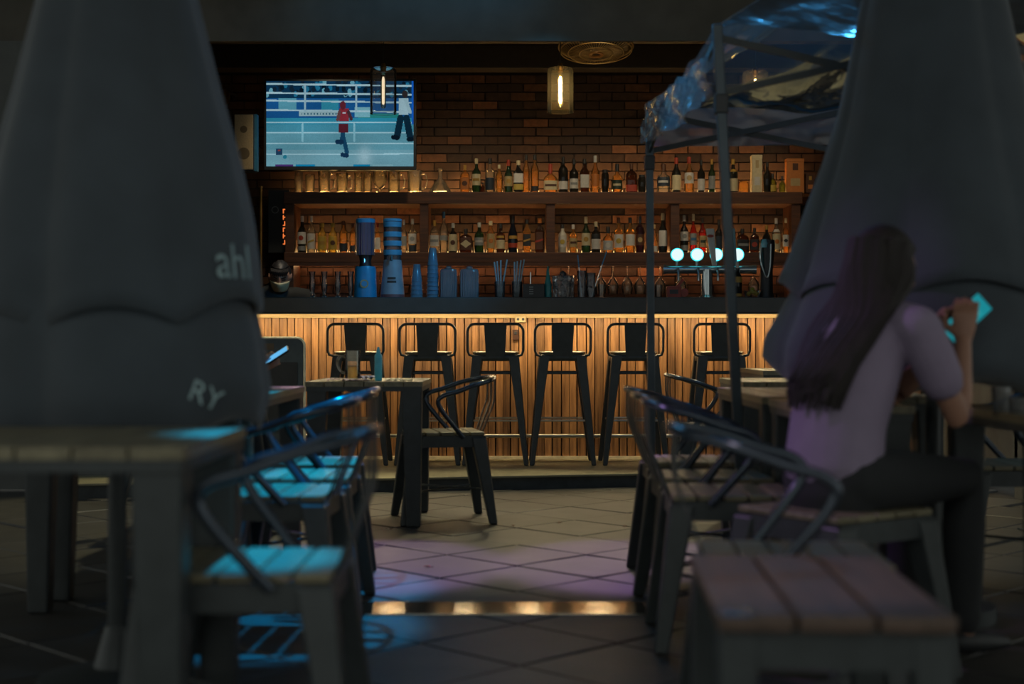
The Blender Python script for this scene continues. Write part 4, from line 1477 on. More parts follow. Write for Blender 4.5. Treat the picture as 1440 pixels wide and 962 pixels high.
stool = make_stool()
sts = [(499.5, .01), (600.5, .015), (697, -.01), (791.5, 0), (893, .02), (1016, -.02)]
lbls = ['black metal bar stool directly behind the beer mug', 'black metal bar stool between the beer mug and the lone armchair', 'black metal bar stool in front of the brown plate',
        'black metal bar stool directly below the lit amber pendant', 'black metal bar stool behind the thinner tent pole', 'black metal bar stool behind the thicker tent pole']
for i, (px, rz) in enumerate(sts):
    o = stool if i == 0 else copy_tree(stool)
    o.location = ((px - 720) / F * 9.57, 9.74, 0.087)
    o.rotation_euler = (0, 0, rz)
    o['label'] = lbls[i]

# ------------------------------------------------------------------ armchairs with slatted seats


def make_chair():
    t = thing('armchair', '', 'chair', (0, 0, 0), 0, 'metal armchairs with slatted seats')
    # local: faces +X
    for k in range(5):
        x_ = -.152 + k * .076
        MB().box((x_, 0, .452), (.070, .37, .018)).build('seat_slat', M_SEATWOOD, t, bevel=.004)
    fr = MB()
    fr.bx(-.19, .19, -.19, -.184, .385, .442).bx(-.19, .19, .184, .19, .385, .442).bx(-.19, -.184, -.19, .19, .385, .442).bx(.184, .19, -.19, .19, .385, .442)
    fr.build('seat_frame', M_METAL, t)
    for sx_ in (-1, 1):
        for sy_ in (-1, 1):
            MB().taper((sx_ * .225, sy_ * .225, 0), (.040, .040), (sx_ * .158, sy_ * .158, .435), (.075, .075)).build('leg', M_METAL, t, bevel=.007)
    half = [(-.075, -.205, .435), (-.02, -.225, .50), (.04, -.240, .575), (.058, -.245, .62), (.03, -.248, .648), (-.04, -.25, .668), (-.13, -.243, .70), (-.21, -.195, .72), (-.25, -.10, .73)]
    full = half + [(-.262, 0, .732)] + [(a, -b, c) for a, b, c in reversed(half)]
    MB().tube(catmull(full, 5), .0125, 10).build('arm_rail', M_TUBE, t, smooth=True)
    for y_ in (-.11, 0.0, .11):
        pts = catmull([(-.185, y_ * .8, .44), (-.215, y_ * .9, .52), (-.25, y_, .62), (-.252, y_ * 1.0, .722)], 5)
        sp = MB()
        for a, b in zip(pts, pts[1:]):
            sp.bar(a, b + (b - a) * .05, .032 if y_ else .05, .005, (1, 0, 0))
        sp.build('back_strap', M_METAL, t)
    MB().tube([(-.17, -.17, .16), (.17, .17, .16)], .006, 6).build('cross_brace', M_METAL, t)
    MB().tube([(-.17, .17, .172), (.17, -.17, .172)], .006, 6).build('cross_brace', M_METAL, t)
    return t


chair = make_chair()
chs = [
    (W(622, 0, 7.3).x, 7.34, 191, 'lone armchair in mid-aisle drawn up to the beer mug table'),
    (-.545, 2.97, 180, 'nearest armchair of the aisle row lit blue on its seat'),
    (-.74, 4.40, 178, 'second armchair from the camera in the blue-lit row'),
    (-.74, 4.94, 180, 'third armchair from the camera in the blue-lit row'),
    (-.78, 5.48, 182, 'farthest armchair of the blue-lit row'),
    (.71, 5.56, 0, 'farthest armchair of the row under the tent'),
    (.685, 4.92, 1, 'middle armchair of the row under the tent edge'),
    (.67, 4.40, -2, 'armchair of the tent row closest to the seated woman'),
    (.605, 3.08, -4, 'nearest dark armchair between the wooden bench and seated woman'),
    (1.12, 7.92, 0, 'far armchair beside the bright slatted tables near the bar'),
    (.89, 3.93, 35, 'low slatted stool the long-haired woman is sitting on'),
    (1.88, 5.4, 180, 'armchair in the dark beyond the woman'),
    (-1.66, 6.95, 0, 'armchair of the person with the phone behind the parasol'),
]
for i, (x_, y_, rz, lb) in enumerate(chs):
    o = chair if i == 0 else copy_tree(chair)
    if 'woman is sitting on' in lb:                      # a backless one
        o.name = 'low_stool'
        o['category'] = 'stool'
        del o['group']
        for ch in list(o.children):
            if ch.name.startswith(('arm_rail', 'back_strap')):
                bpy.data.objects.remove(ch)
    o.location = (x_, y_, 0.0)
    o.rotation_euler = (0, 0, math.radians(rz))
    o['label'] = lb

# ------------------------------------------------------------------ tables


def table(x0, x1, y0, y1, label, z=.72, slats=6, legw=.085, base=0.0):
    cx_, cy_ = (x0 + x1) / 2, (y0 + y1) / 2
    t = thing('slat_table', label, 'table', (cx_, cy_, base), 0, 'slatted terrace tables')
    a, b = (x1 - x0) / 2, (y1 - y0) / 2
    n = max(3, round((x1 - x0) / .105))
    w = 2 * a / n
    me = MB().bx(-w / 2 + .003, w / 2 - .003, -b, b, -.012, .012).mesh('table_slat')
    me.materials.append(M_TABLEWOOD)
    for k in range(n):
        o = bpy.data.objects.new('table_slat', me)
        COL.objects.link(o)
        o.parent = t
        o.location = (-a + w * (k + .5), 0, z - .012)
    g = MB()
    g.bx(-a + .01, a - .01, -b + .006, -b + .012, z - .048, z - .024).bx(-a + .01, a - .01, b - .012, b - .006, z - .048, z - .024)
    g.bx(-a + .006, -a + .012, -b + .01, b - .01, z - .048, z - .024).bx(a - .012, a - .006, -b + .01, b - .01, z - .048, z - .024)
    g.build('apron', M_METAL, t)
    for sx_ in (-1, 1):
        for sy_ in (-1, 1):
            MB().taper((sx_ * (a - .05), sy_ * (b - .055), 0), (.07, .07), (sx_ * (a - .058), sy_ * (b - .058), z - .024), (.10, .09)).build('leg', M_METAL, t, bevel=.008)
    return t


t3 = table(W(428, 0, 7.0).x, W(595, 0, 7.0).x, 7.0, 7.75, 'slatted table with the beer mug in mid-aisle', .72)
table(-1.35, -.61, 2.65, 3.28, 'dark table at the bottom corner beside the nearest blue-lit chair', .72)
table(-1.65, -.915, 4.14, 4.88, 'dark table behind the big closed parasol', .72)
table(-1.65, -.915, 5.0, 6.30, 'table with a blue-lit corner at the end of the chair row', .72)
table(.885, 1.55, 5.05, 6.15, 'long table under the tent beside its armchairs', .72)
table(.885, 1.24, 4.36, 4.92, 'short table directly behind the seated woman', .72)
table(W(1045, 0, 6.6).x, 1.75, 6.62, 7.38, 'bright slatted table just beyond the thicker tent pole', .73)
table(1.36, 2.0, 7.72, 8.5, 'far bright slatted table nearest the bar stools', .76)
table(1.36, 2.05, 3.72, 4.50, 'dark table the woman faces at the picture edge', .72)

# bench in the near corner
bn = thing('plank_bench', 'near wooden plank bench at the bottom of the picture', 'bench', (.525, 2.53, 0), math.radians(-3.2))
for k in range(3):
    MB().bx(-.185 + k * .125, -.185 + k * .125 + .119, -.32, .32, .462, .49).build('plank', M_BENCHWOOD, bn, bevel=.006)
MB().bx(-.17, .17, -.30, -.285, .40, .462).build('apron', M_METAL, bn)
MB().bx(-.17, .17, .285, .30, .40, .462).build('apron', M_METAL, bn)
for sx_ in (-1, 1):
    for sy_ in (-1, 1):
        MB().taper((sx_ * .165, sy_ * .29, 0), (.045, .045), (sx_ * .15, sy_ * .27, .462), (.065, .065)).build('leg', M_METAL, bn, bevel=.006)
MB().bx(-.180, -.135, -.3205, -.28, .488, .4935).build('corner_light_patch', plain('blue_corner_light', '#5f83b8', .2, .7), bn)  # blue light on the bench corner, built as a coloured patch

# ------------------------------------------------------------------ things on the tables
TZ = .721
bx_, by_ = W(496, 0, 7.2).x, 7.2
t = thing('beer_mug', 'tall glass mug half full of beer on the table', 'beer mug', (bx_, by_, TZ))
hm = (530 - 488) / F * 7.2
rm = 11 / F * 7.2
MB().lathe([(rm * .95, 0), (rm, .01), (rm, hm)], 24, caps=False).lathe([(.001, .001), (rm * .95, 0)], 24, caps=False).lathe([(rm - .004, .012), (rm - .004, hm), (rm, hm)], 24, caps=False).build('glass', glass('mug_glass', (.98, .98, .95), .07, .05), t, smooth=True)
MB().lathe([(.001, .012), (rm - .005, .012), (rm - .005, hm * .47), (.001, hm * .47)], 24, caps=False).build('beer', beer_mat(), t, smooth=True)
MB().lathe([(.001, hm * .472), (rm - .006, hm * .472), (rm - .006, hm * .50), (.001, hm * .50)], 20, caps=False).build('foam', plain('beer_foam', '#c8b98c', .8), t, smooth=True)
MB().tube(catmull([(-rm, 0, hm * .82), (-rm - .02, 0, hm * .82), (-rm - .036, 0, hm * .7), (-rm - .036, 0, hm * .5), (-rm - .018, 0, hm * .3), (-rm, 0, hm * .24)], 5), .0065, 8).build('handle', M_CLEAR, t, smooth=True)
t = thing('sauce_bottle', 'teal plastic sauce bottle on the beer mug table', 'bottle', (W(532, 0, 7.15).x, 7.15, TZ))
MB().lathe([(.017, 0), (.019, .006), (.019, .125), (.015, .135)], 16).build('body', plain('teal_sauce', '#4fbdd6', .35), t, smooth=True)
MB().lathe([(.011, .135), (.010, .15), (.004, .17)], 12).build('nozzle', MATS['teal_sauce'], t, smooth=True)


def napkin(px, Y, w, d, col, label, hgt=.006, rz=0.0):
    t = thing('table_card', label, 'card', (W(px, 0, Y).x, Y, TZ), rz, 'papers on the beer mug table')
    nx = 8
    v, f = [], []
    for i in range(nx + 1):
        for j in range(3):
            v.append(((i / nx - .5) * w, (j / 2 - .5) * d, .002 + hgt * abs(math.sin(i * 1.7 + j))))
    for i in range(nx):
        for j in range(2):
            f.append((i * 3 + j, i * 3 + 3 + j, i * 3 + 4 + j, i * 3 + 1 + j))
    MB().add(v, f).build('sheet', col, t, solid=.002)
    MB().bx(-w * .2, w * .1, -d * .2, d * .2, hgt + .002, hgt + .0035).build('print', paper('grey'), t)


napkin(472, 7.12, .10, .12, plain('mauve_card', '#8f6f95', .5), 'mauve folded card left of the beer mug', .012, .3)
napkin(500, 7.08, .12, .10, plain('pink_card', '#b596a0', .5), 'pale pink card in front of the beer mug', .008, -.2)
napkin(519, 7.25, .11, .16, plain('lilac_paper', '#9fa0c4', .5), 'lilac paper between the mug and teal bottle', .022, .1)
napkin(562, 7.10, .13, .07, plain('white_paper', '#c4c1b4', .5), 'crumpled white napkin at the table end', .008, .05)

# glasses on the woman's table
for px, Y, lb in ((1408, 4.0, 'dim tall glass on the dark table at the picture edge'), (1432, 3.9, 'dim short glass on the dark table at the picture edge')):
    glass_mug(px, 545 if px < 1420 else 560, 26, 586, Y, lb, 'glasses on the dark table', 0, name='drinking_glass', mat=M_JAR)

# menu board standing before the bar
mb_ = thing('menu_board', 'dark standing menu board with pale rounded edge before the bar', 'menu board', (W(392, 0, 9.1).x, 9.1, 0.087))
rr_ = rounded_rect(.33, .86, .05, 5)
fr = [(a, 0, b + .425) for a, b in rr_]
MB().tube(fr, .009, 6, closed=True).build('edge_frame', plain('pale_backlit_frame', '#efe6c9', .4), mb_, smooth=True)  # pale rim, lightened further to stand for light from behind
pn = MB()
n_ = len(fr)
pn.add([(a, .006, b) for a, _, b in fr] + [(a, -.004, b) for a, _, b in fr], [tuple(range(n_)), tuple(range(n_, 2 * n_))[::-1]] + [(i, (i + 1) % n_, n_ + (i + 1) % n_, n_ + i) for i in range(n_)])
pn.build('panel', plain('slate_panel', '#3f4a50', .5), mb_)
MB().bx(-.10, .12, -.008, -.004, .25, .70).build('poster', plain('dark_poster', '#26282a', .5), mb_)
MB().bx(-.10, -.03, -.008, -.004, .78, .82).build('header_strip', plain('brown_strip', '#4f4130', .5), mb_)
MB().bar((-.1, .02, .005), (-.1, .16, .005), .03, .01).build('foot', M_METAL, mb_)
MB().bar((.1, .02, .005), (.1, .16, .005), .03, .01).build('foot', M_METAL, mb_)

# ------------------------------------------------------------------ closed parasols


def text_mesh(s, size):
    cu = bpy.data.curves.new('lettering', 'FONT')
    cu.body = s
    cu.size = size
    cu.align_x = 'CENTER'
    cu.align_y = 'CENTER'
    cu.resolution_u = 3
    ob = bpy.data.objects.new('lettering', cu)
    COL.objects.link(ob)
    dg = bpy.context.evaluated_depsgraph_get()
    me = ob.evaluated_get(dg).to_mesh()
    bm = bmesh.new()
    bm.from_mesh(me)
    bmesh.ops.triangulate(bm, faces=bm.faces)
    for _ in range(6):
        lg = [e for e in bm.edges if e.calc_length() > size * .07]
        if not lg:
            break
        bmesh.ops.subdivide_edges(bm, edges=lg, cuts=1)
        bmesh.ops.triangulate(bm, faces=bm.faces)
    bm.verts.index_update()
    v = [tuple(q.co) for q in bm.verts]
    f = [tuple(q.index for q in fc.verts) for fc in bm.faces]
    bm.free()
    ob.evaluated_get(dg).to_mesh_clear()
    bpy.data.objects.remove(ob)
    return v, f


def parasol(loc, upper, lower, label, nf=8, ph=0.0, texts=(), amp=.085):
    t = thing('closed_parasol', label, 'parasol', (loc[0], loc[1], 0))

    def surf(tab, an, z, grow=0):
        top, bot = tab[-1][0], tab[0][0]
        r = interp(tab, z)
        k = (top - z) / (top - bot)
        fold = abs(math.sin(an * nf / 2 + ph)) ** .7 - .6
        fold2 = math.sin(an * nf * 1.5 + ph * 2 + z * 2.0) * .2
        calm = 1.0
        for tx in texts:                                 # the printed panels hang flat
            d_ = (an - tx[3] + PI) % (2 * PI) - PI
            calm = min(calm, 1 - .8 * math.exp(-(d_ / .36) ** 2))
        lean = .05 * math.sin(an * 2 + 1.3 + z * 1.6) * k
        rr = r * (1 + calm * amp * (.35 + .65 * k) * (fold + fold2) + calm * lean) + grow
        return (rr * math.cos(an), rr * math.sin(an), z)

    for nm, tab, m_ in (('canopy', upper, 34), ('lower_flap', lower, 14)):
        n = 96
        v, f = [], []
        for i in range(m_ + 1):
            z_ = tab[0][0] + (tab[-1][0] - tab[0][0]) * i / m_
            for k in range(n):
                an = 2 * PI * k / n
                hem = (.05 * abs(math.sin(an * nf / 2 + ph)) - .02 + .03 * math.sin(an + .6)) * (1 - i / m_)
                p = surf(tab, an, z_)
                v.append((p[0], p[1], p[2] + hem))
        for i in range(m_):
            for k in range(n):
                k2 = (k + 1) % n
                f.append((i * n + k, i * n + k2, (i + 1) * n + k2, (i + 1) * n + k))
        can = MB().add(v, f).build(nm, M_UMB, t, smooth=True, solid=.004)
        for which, s_, size, an0, z0, tilt in texts:
            if which != nm:
                continue
            tv_, tf_ = text_mesh(s_, size)
            vv = []
            for a, b, c in tv_:
                a2 = a * math.cos(tilt) - b * math.sin(tilt)
                b2 = a * math.sin(tilt) + b * math.cos(tilt)
                an = an0 + a2 / interp(tab, z0)
                vv.append(surf(tab, an, z0 + b2, .010))
            MB().add(vv, tf_).build('lettering', plain('canvas_print', '#9fb8bb', .7), can)
    MB().tube([(0, 0, .06), (0, 0, upper[-1][0] + .1)], .024, 14).build('pole', M_METAL, t, smooth=True)
    MB().lathe([(.05, upper[-1][0] - .02), (.035, upper[-1][0] + .06), (.01, upper[-1][0] + .14)], 14).build('finial', M_METAL, t, smooth=True)
    MB().lathe([(.20, 0), (.20, .05), (.06, .075), (.03, .18)], 24).build('base', M_METAL, t, smooth=True)
    return t


cam_dir_l = -PI / 2
UL = ((165 - 720) / F * 3.7, 3.7)


def ang_from_cam(loc, off_deg):
    # direction on the pole's skin facing the camera, turned by off_deg to the viewer's right
    base = math.atan2(-loc[1], -loc[0])
    return base + math.radians(off_deg)


parasol(UL, [(.99, .375), (1.066, .37), (1.20, .355), (1.37, .318), (1.566, .262), (1.81, .20), (2.1, .13), (2.55, .05)],
        [(.69, .365), (.77, .388), (.90, .375), (1.10, .335)],
        'big closed navy parasol with pale letters, left foreground', 7, .05,
        texts=(('canopy', 'ahl', .125, ang_from_cam(UL, 48), 1.112, 0.0), ('lower_flap', 'RY', .075, ang_from_cam(UL, 31), .785, -.42)))
UR = ((1312 - 720) / F * 4.72, 4.72)
parasol(UR, [(1.10, .475), (1.20, .44), (1.35, .40), (1.5, .352), (1.69, .30), (2.05, .232), (2.3, .15), (2.6, .05)],
        [(.79, .46), (.84, .52), (.92, .52), (1.06, .46), (1.2, .40)],
        'closed navy parasol behind the seated woman', 7, 1.1)

# ------------------------------------------------------------------ pop-up tent with clear plastic
tent = thing('canopy_tent', 'pop-up tent with steel legs and clear plastic roof', 'tent', (1.6, 6.0, 0))
TO = Vector((1.6, 6.0, 0))
EZ = 2.075
FL, BL, BR, FR = Vector((.749, 5.195, EZ)), Vector((.665, 6.9, EZ)), Vector((2.52, 6.9, EZ)), Vector((2.58, 5.195, EZ))
feet = [Vector((.86, 5.215, 0)), Vector((.68, 6.9, 0)), Vector((2.52, 6.9, 0)), Vector((2.6, 5.2, 0))]
for c, ft in zip((FL, BL, BR, FR), feet):
    pm = MB()
    pm.bar(ft - TO, c - TO, .036, .036, (0, 1, 0))
    po = pm.build('tent_leg', M_POLE, tent, bevel=.004)
    fp = MB().box((ft - TO + Vector((0, 0, .004))), (.10, .10, .008)).build('foot_plate', M_POLE, po)
    mid = ft + (c - ft) * .86
    MB().box(mid - TO, (.048, .048, .07)).build('slider', M_BLACK, po, bevel=.004)


def scissor(a, b, z0, z1, n=2):
    for k in range(n):
        p, q = a + (b - a) * (k / n), a + (b - a) * ((k + 1) / n)
        for s0, s1 in ((z0, z1), (z1, z0)):
            A, B = Vector((p.x, p.y, s0)) - TO, Vector((q.x, q.y, s1)) - TO
            off = Vector((0, .008 if s0 > s1 else -.008, 0))
            MB().bar(A + off, B + off, .012, .026).build('truss_bar', M_METAL, tent)


scissor(FL, FR, 2.03, 1.82)
scissor(BL, BR, 2.03, 1.84)
scissor(FL, BL, 2.03, 1.84)
scissor(FR, BR, 2.03, 1.84)
peak = Vector((1.62, 6.0, 2.72))
# roof: four slopes of one sheet, sagging and wrinkled
rf = MB()
corners = [FL, BL, BR, FR]
for ci in range(4):
    A, B = corners[ci], corners[(ci + 1) % 4]
    n, m_ = 26, 14
    v, f = [], []
    for i in range(m_ + 1):
        tt = i / m_
        for j in range(n + 1):
            s_ = j / n
            p = (A + (B - A) * s_) * (1 - tt) + peak * tt
            sag = -.10 * math.sin(PI * s_) * math.sin(PI * tt) - .04 * math.sin(PI * s_) * (1 - tt)
            wr = .010 * math.sin(s_ * 23 + tt * 9 + ci * 2) * (1 - tt) + .006 * math.sin(s_ * 41 - tt * 17)
            v.append(p + Vector((0, 0, sag + wr * math.sin(PI * min(1, s_ * 4) / 2))) - TO)
    for i in range(m_):
        for j in range(n):
            a = i * (n + 1) + j
            f.append((a, a + 1, a + n + 2, a + n + 1))
    rf.add(v, f)
rf.build('roof_sheet', M_TENT, tent, smooth=True)
# side valance: crumpled plastic between the two visible legs, and a straight one at the back


def valance(A, B, tabt, tabb, amp, name, out):
    n, m_ = 60, 10
    v, f = [], []
    for j in range(n + 1):
        s_ = j / n
        p = A + (B - A) * s_
        zt, zb_ = interp(tabt, s_), interp(tabb, s_)
        for i in range(m_ + 1):
            q = i / m_
            z_ = zt + (zb_ - zt) * q
            d = amp * (math.sin(s_ * 17 + q * 4) + .6 * math.sin(s_ * 37 - q * 7) + .4 * math.sin(s_ * 71 + q * 13)) * (.35 + q)
            v.append(Vector((p.x, p.y, z_)) + out * (d + .03) - TO)
    for j in range(n):
        for i in range(m_):
            a = j * (m_ + 1) + i
            f.append((a, a + 1, a + m_ + 2, a + m_ + 1))
    MB().add(v, f).build(name, M_VAL, tent, smooth=True)


M_VAL = glass('valance_plastic', (0.60, 0.62, 0.68), .30, .18, 1.7, bumpy=.3)
valance(FL, BL, [(0, 1.96), (.12, 1.985), (.5, 2.0), (1, 2.06)], [(0, 1.83), (.3, 1.80), (.6, 1.83), (1, 1.875)], .012, 'side_valance', Vector((-1, 0, 0)))
valance(BL, BR, [(0, 2.06), (1, 2.06)], [(0, 1.868), (1, 1.885)], .006, 'back_valance', Vector((0, 1, 0)))

# ------------------------------------------------------------------ people


def remesh(o, voxel, smooth_it=4):
    r = o.modifiers.new('join', 'REMESH')
    r.mode = 'VOXEL'
    r.voxel_size = voxel
    r.use_smooth_shade = True
    s = o.modifiers.new('smooth', 'SMOOTH')
    s.factor = .5
    s.iterations = smooth_it
    return o


def add_head(mb, c, fwd, up, k=1.0):
    c, fwd, up = Vector(c), Vector(fwd).normalized(), Vector(up).normalized()
    rt = fwd.cross(up).normalized()
    up = rt.cross(fwd).normalized()
    n, m_ = 32, 22
    v, f = [], []

    def bump(x, z, cx_, cz_, sx_, sz_):
        return math.exp(-((x - cx_) / sx_) ** 2 - ((z - cz_) / sz_) ** 2)

    for i in range(m_ + 1):
        la = -PI / 2 + PI * i / m_
        for j in range(n):
            lo = 2 * PI * j / n
            x, y, z = math.cos(la) * math.cos(lo), math.cos(la) * math.sin(lo), math.sin(la)
            X, Y, Z = x * .074, y * .094, z * .112
            if z < 0:
                X *= 1 + .22 * z
                Y += .012 * -z
                if y < 0:
                    Y *= 1 + .25 * z
            if y > .2:
                Y += .022 * bump(X, Z, 0, -.022, .011, .020) + .010 * bump(X, Z, 0, .0, .009, .03)
                Y += .006 * bump(X, Z, 0, .028, .05, .012) - .010 * (bump(X, Z, .03, .006, .015, .010) + bump(X, Z, -.03, .006, .015, .010))
                Y += .006 * bump(X, Z, 0, -.055, .02, .007) - .004 * bump(X, Z, 0, -.066, .02, .005) + .008 * bump(X, Z, 0, -.09, .022, .016)
            v.append(c + (rt * X + fwd * Y + up * Z) * k)
    for i in range(m_):
        for j in range(n):
            j2 = (j + 1) % n
            f.append((i * n + j, i * n + j2, (i + 1) * n + j2, (i + 1) * n + j))
    f.append(tuple(range(n))[::-1])
    f.append(tuple(m_ * n + j for j in range(n)))
    mb.add(v, f)
    for s in (-1, 1):
        e = c + rt * s * .076 * k - fwd * .006 * k
        mb.loft([e - up * .028 * k, e + up * .0 + rt * s * .008 * k, e + up * .026 * k + rt * s * .006 * k - fwd * .006 * k], [(.007 * k, .012 * k), (.009 * k, .018 * k), (.008 * k, .014 * k)], rt, 8)
    return rt, fwd, up


def add_hand(mb, wrist, d, nrm, thumb, curl=.5, k=1.0):
    """d: direction to the knuckles, nrm: palm side, thumb: direction across the palm on the thumb side"""
    wrist, d, nrm = Vector(wrist), Vector(d).normalized(), Vector(nrm).normalized()
    th = Vector(thumb)
    th = (th - d * th.dot(d)).normalized()
    nrm = (nrm - d * nrm.dot(d) - th * nrm.dot(th)).normalized()
    mb.loft([wrist, wrist + d * .03 * k, wrist + d * .085 * k], [(.026 * k, .019 * k), (.034 * k, .016 * k), (.040 * k, .013 * k)], th, 12)
    for off, L in ((.030, .070), (.010, .078), (-.010, .073), (-.030, .058)):
        p = wrist + d * .082 * k + th * off * k
        pts = [wrist + d * .06 * k + th * off * .9 * k, p]
        a = 0
        for seg_ in (.42, .33, .25):
            a += curl
            q = d * math.cos(a) + nrm * math.sin(a)
            p = p + q * L * seg_ * k
            pts.append(p)
        mb.loft(pts, [.010 * k, .0098 * k, .0092 * k, .0085 * k, .0072 * k], th, 10)
    p0 = wrist + d * .025 * k + th * .022 * k
    p1 = p0 + (d * .5 + th * .8 + nrm * .25).normalized() * .038 * k
    p2 = p1 + (d * .85 + th * .25 + nrm * .4).normalized() * .032 * k
    p3 = p2 + (d * .9 + nrm * .35).normalized() * .026 * k
    mb.loft([p0, p1, p2, p3], [.014 * k, .0115 * k, .010 * k, .008 * k], nrm, 10)


def person(name, label, J, shirt_mat, trouser_mat, shoe_mat, sleeve=.85, k=1.0, loc=None):
    """one continuous body (voxel-joined), clothes as children; J holds joint positions in world space"""
    base = Vector(loc)
    t = thing(name, label, 'person', base)
    V = {a: (Vector(b) - base) for a, b in J.items() if a not in ('fwd', 'hfwd', 'hup', 'handR', 'handL', 'side')}
    side = Vector(J['side']).normalized()
    b = MB()
    b.loft([V['pelvis'] - Vector((0, 0, .03)), V['pelvis'] + (V['waist'] - V['pelvis']) * .4, V['waist'], V['chest'], V['neck'] - (V['neck'] - V['chest']) * .25, V['neck']],
           [(.155 * k, .11 * k), (.15 * k, .105 * k), (.125 * k, .085 * k), (.145 * k, .10 * k), (.11 * k, .075 * k), (.05 * k, .05 * k)], side, 20)
    b.loft([V['neck'] - Vector((0, 0, .02)), V['neck'] + (V['head'] - V['neck']) * .5, V['head'] - (V['head'] - V['neck']) * .25], [.05 * k, .046 * k, .05 * k], side)
    add_head(b, V['head'], J['hfwd'], J['hup'], k)
    for s in 'LR':
        sh, el, wr = V['sh' + s], V['el' + s], V['wr' + s]
        b.loft([V['neck'] - Vector((0, 0, .03)), (V['neck'] + sh) / 2 - Vector((0, 0, .01)), sh], [.05 * k, .052 * k, .05 * k], (0, 0, 1))
        b.loft([sh, sh + (el - sh) * .35, el, el + (wr - el) * .25, wr], [.047 * k, .045 * k, .036 * k, .038 * k, .025 * k], side, 12)
        hd = J['hand' + s]
        add_hand(b, wr, *hd, k=k)
        hp, kn, an = V['hip' + s], V['kn' + s], V['an' + s]
        b.loft([hp, hp + (kn - hp) * .4, kn, kn + (an - kn) * .3, an], [.085 * k, .078 * k, .055 * k, .054 * k, .036 * k], side, 14)
        fw = Vector(J['fwd']).normalized()
        b.loft([an - fw * .03 - Vector((0, 0, .02)), an + fw * .07 - Vector((0, 0, .035)), an + fw * .15 - Vector((0, 0, .04))], [(.032, .030), (.038, .025), (.035, .018)], side, 10)
    body = b.build('body', M_SKIN, t, smooth=False)
    remesh(body, .0048, 3)
    g = MB()
    e = .014
    g.loft([V['pelvis'] + (V['waist'] - V['pelvis']) * .15, V['waist'], V['chest'], V['neck'] - (V['neck'] - V['chest']) * .25, V['neck'] - (V['neck'] - V['chest']) * .06],
           [(.165 * k, .125 * k), (.145 * k + e, .105 * k + e), (.15 * k + e, .108 * k + e), (.115 * k + e, .08 * k + e), (.06 * k, .058 * k)], side, 22)
    for s in 'LR':
        sh, el, wr = V['sh' + s], V['el' + s], V['wr' + s]
        g.loft([V['neck'] - Vector((0, 0, .035)), (V['neck'] + sh) / 2 - Vector((0, 0, .012)), sh], [.05 * k + e * .8, .052 * k + e, .05 * k + e], (0, 0, 1))
        if sleeve <= 1:
            g.loft([sh, sh + (el - sh) * sleeve * .5, sh + (el - sh) * sleeve], [.05 * k + e, .053 * k + e, .05 * k + e], side, 14)
        else:
            g.loft([sh, el, el + (wr - el) * (sleeve - 1)], [.05 * k + e, .042 * k + e, .036 * k + e], side, 14)
    sh_ = remesh(g.build('shirt', shirt_mat, t), .0075, 5)
    g = MB()
    g.loft([V['pelvis'] - Vector((0, 0, .05)), V['pelvis'] + (V['waist'] - V['pelvis']) * .5], [(.165 * k, .12 * k), (.158 * k, .115 * k)], side, 20)
    for s in 'LR':
        hp, kn, an = V['hip' + s], V['kn' + s], V['an' + s]
        g.loft([hp, hp + (kn - hp) * .4, kn, kn + (an - kn) * .3, an + (kn - an) * .08], [.1 * k, .09 * k, .068 * k, .066 * k, .055 * k], side, 16)
    remesh(g.build('trousers', trouser_mat, t), .009, 5)
    for s in 'LR':
        an = V['an' + s]
        fw = Vector(J['fwd']).normalized()
        MB().loft([an - fw * .035 - Vector((0, 0, .025)), an + fw * .06 - Vector((0, 0, .035)), an + fw * .16 - Vector((0, 0, .045))], [(.042, .034), (.046, .032), (.042, .022)], side, 12).build('shoe', shoe_mat, t, smooth=True)
    return t, V


M_HAIR = plain('dark_hair', '#241e1c', .75, var=.35, scale=60, stretch=(1, 1, .06))
M_TEE = plain('lavender_tee', '#877a90', .85, var=.07, scale=12, bump=.1)
M_TROUS = plain('black_trousers', '#242628', .85, var=.1)
M_SHOE = plain('dark_shoes', '#222426', .6)
wf = Vector((math.cos(math.radians(33)), math.sin(math.radians(33)), 0))
wr_ = Vector((wf.y, -wf.x, 0))          # her right-hand side
pel = Vector((.885, 3.935, .535))
Jw = dict(pelvis=pel, waist=(.905, 3.955, .69), chest=(.955, 3.97, .87), neck=(1.03, 4.0, 1.01), head=(1.055, 4.015, 1.118),
          shR=Vector((1.02, 3.99, .955)) + wr_ * .155, shL=Vector((1.02, 3.99, .955)) - wr_ * .155,
          elR=(1.235, 3.93, .70), wrR=(1.275, 4.02, .918), elL=(1.14, 4.27, .74), wrL=(1.235, 4.12, .90),
          hipR=pel + wr_ * .085 + wf * .02, hipL=pel - wr_ * .085 + wf * .02,
          knR=pel + wr_ * .10 + wf * .43 + Vector((0, 0, -.01)), knL=pel - wr_ * .10 + wf * .43 + Vector((0, 0, -.01)),
          anR=pel + wr_ * .10 + wf * .42 + Vector((0, 0, -.45)), anL=pel - wr_ * .10 + wf * .40 + Vector((0, 0, -.45)),
          side=wr_, fwd=wf, hfwd=wf + Vector((.12, -.12, -.18)), hup=(0.05, 0, 1),
          handR=((.10, .10, .95), (.35, .75, .2), (-.65, .3, .1), .38), handL=((.22, -.10, .9), (.1, -.9, .2), (.6, .1, .1), .40))
woman, WV = person('person', 'seated person with long dark hair in lavender tee holding a phone', Jw, M_TEE, M_TROUS, M_SHOE, .56, .93, (.885, 3.935, 0))
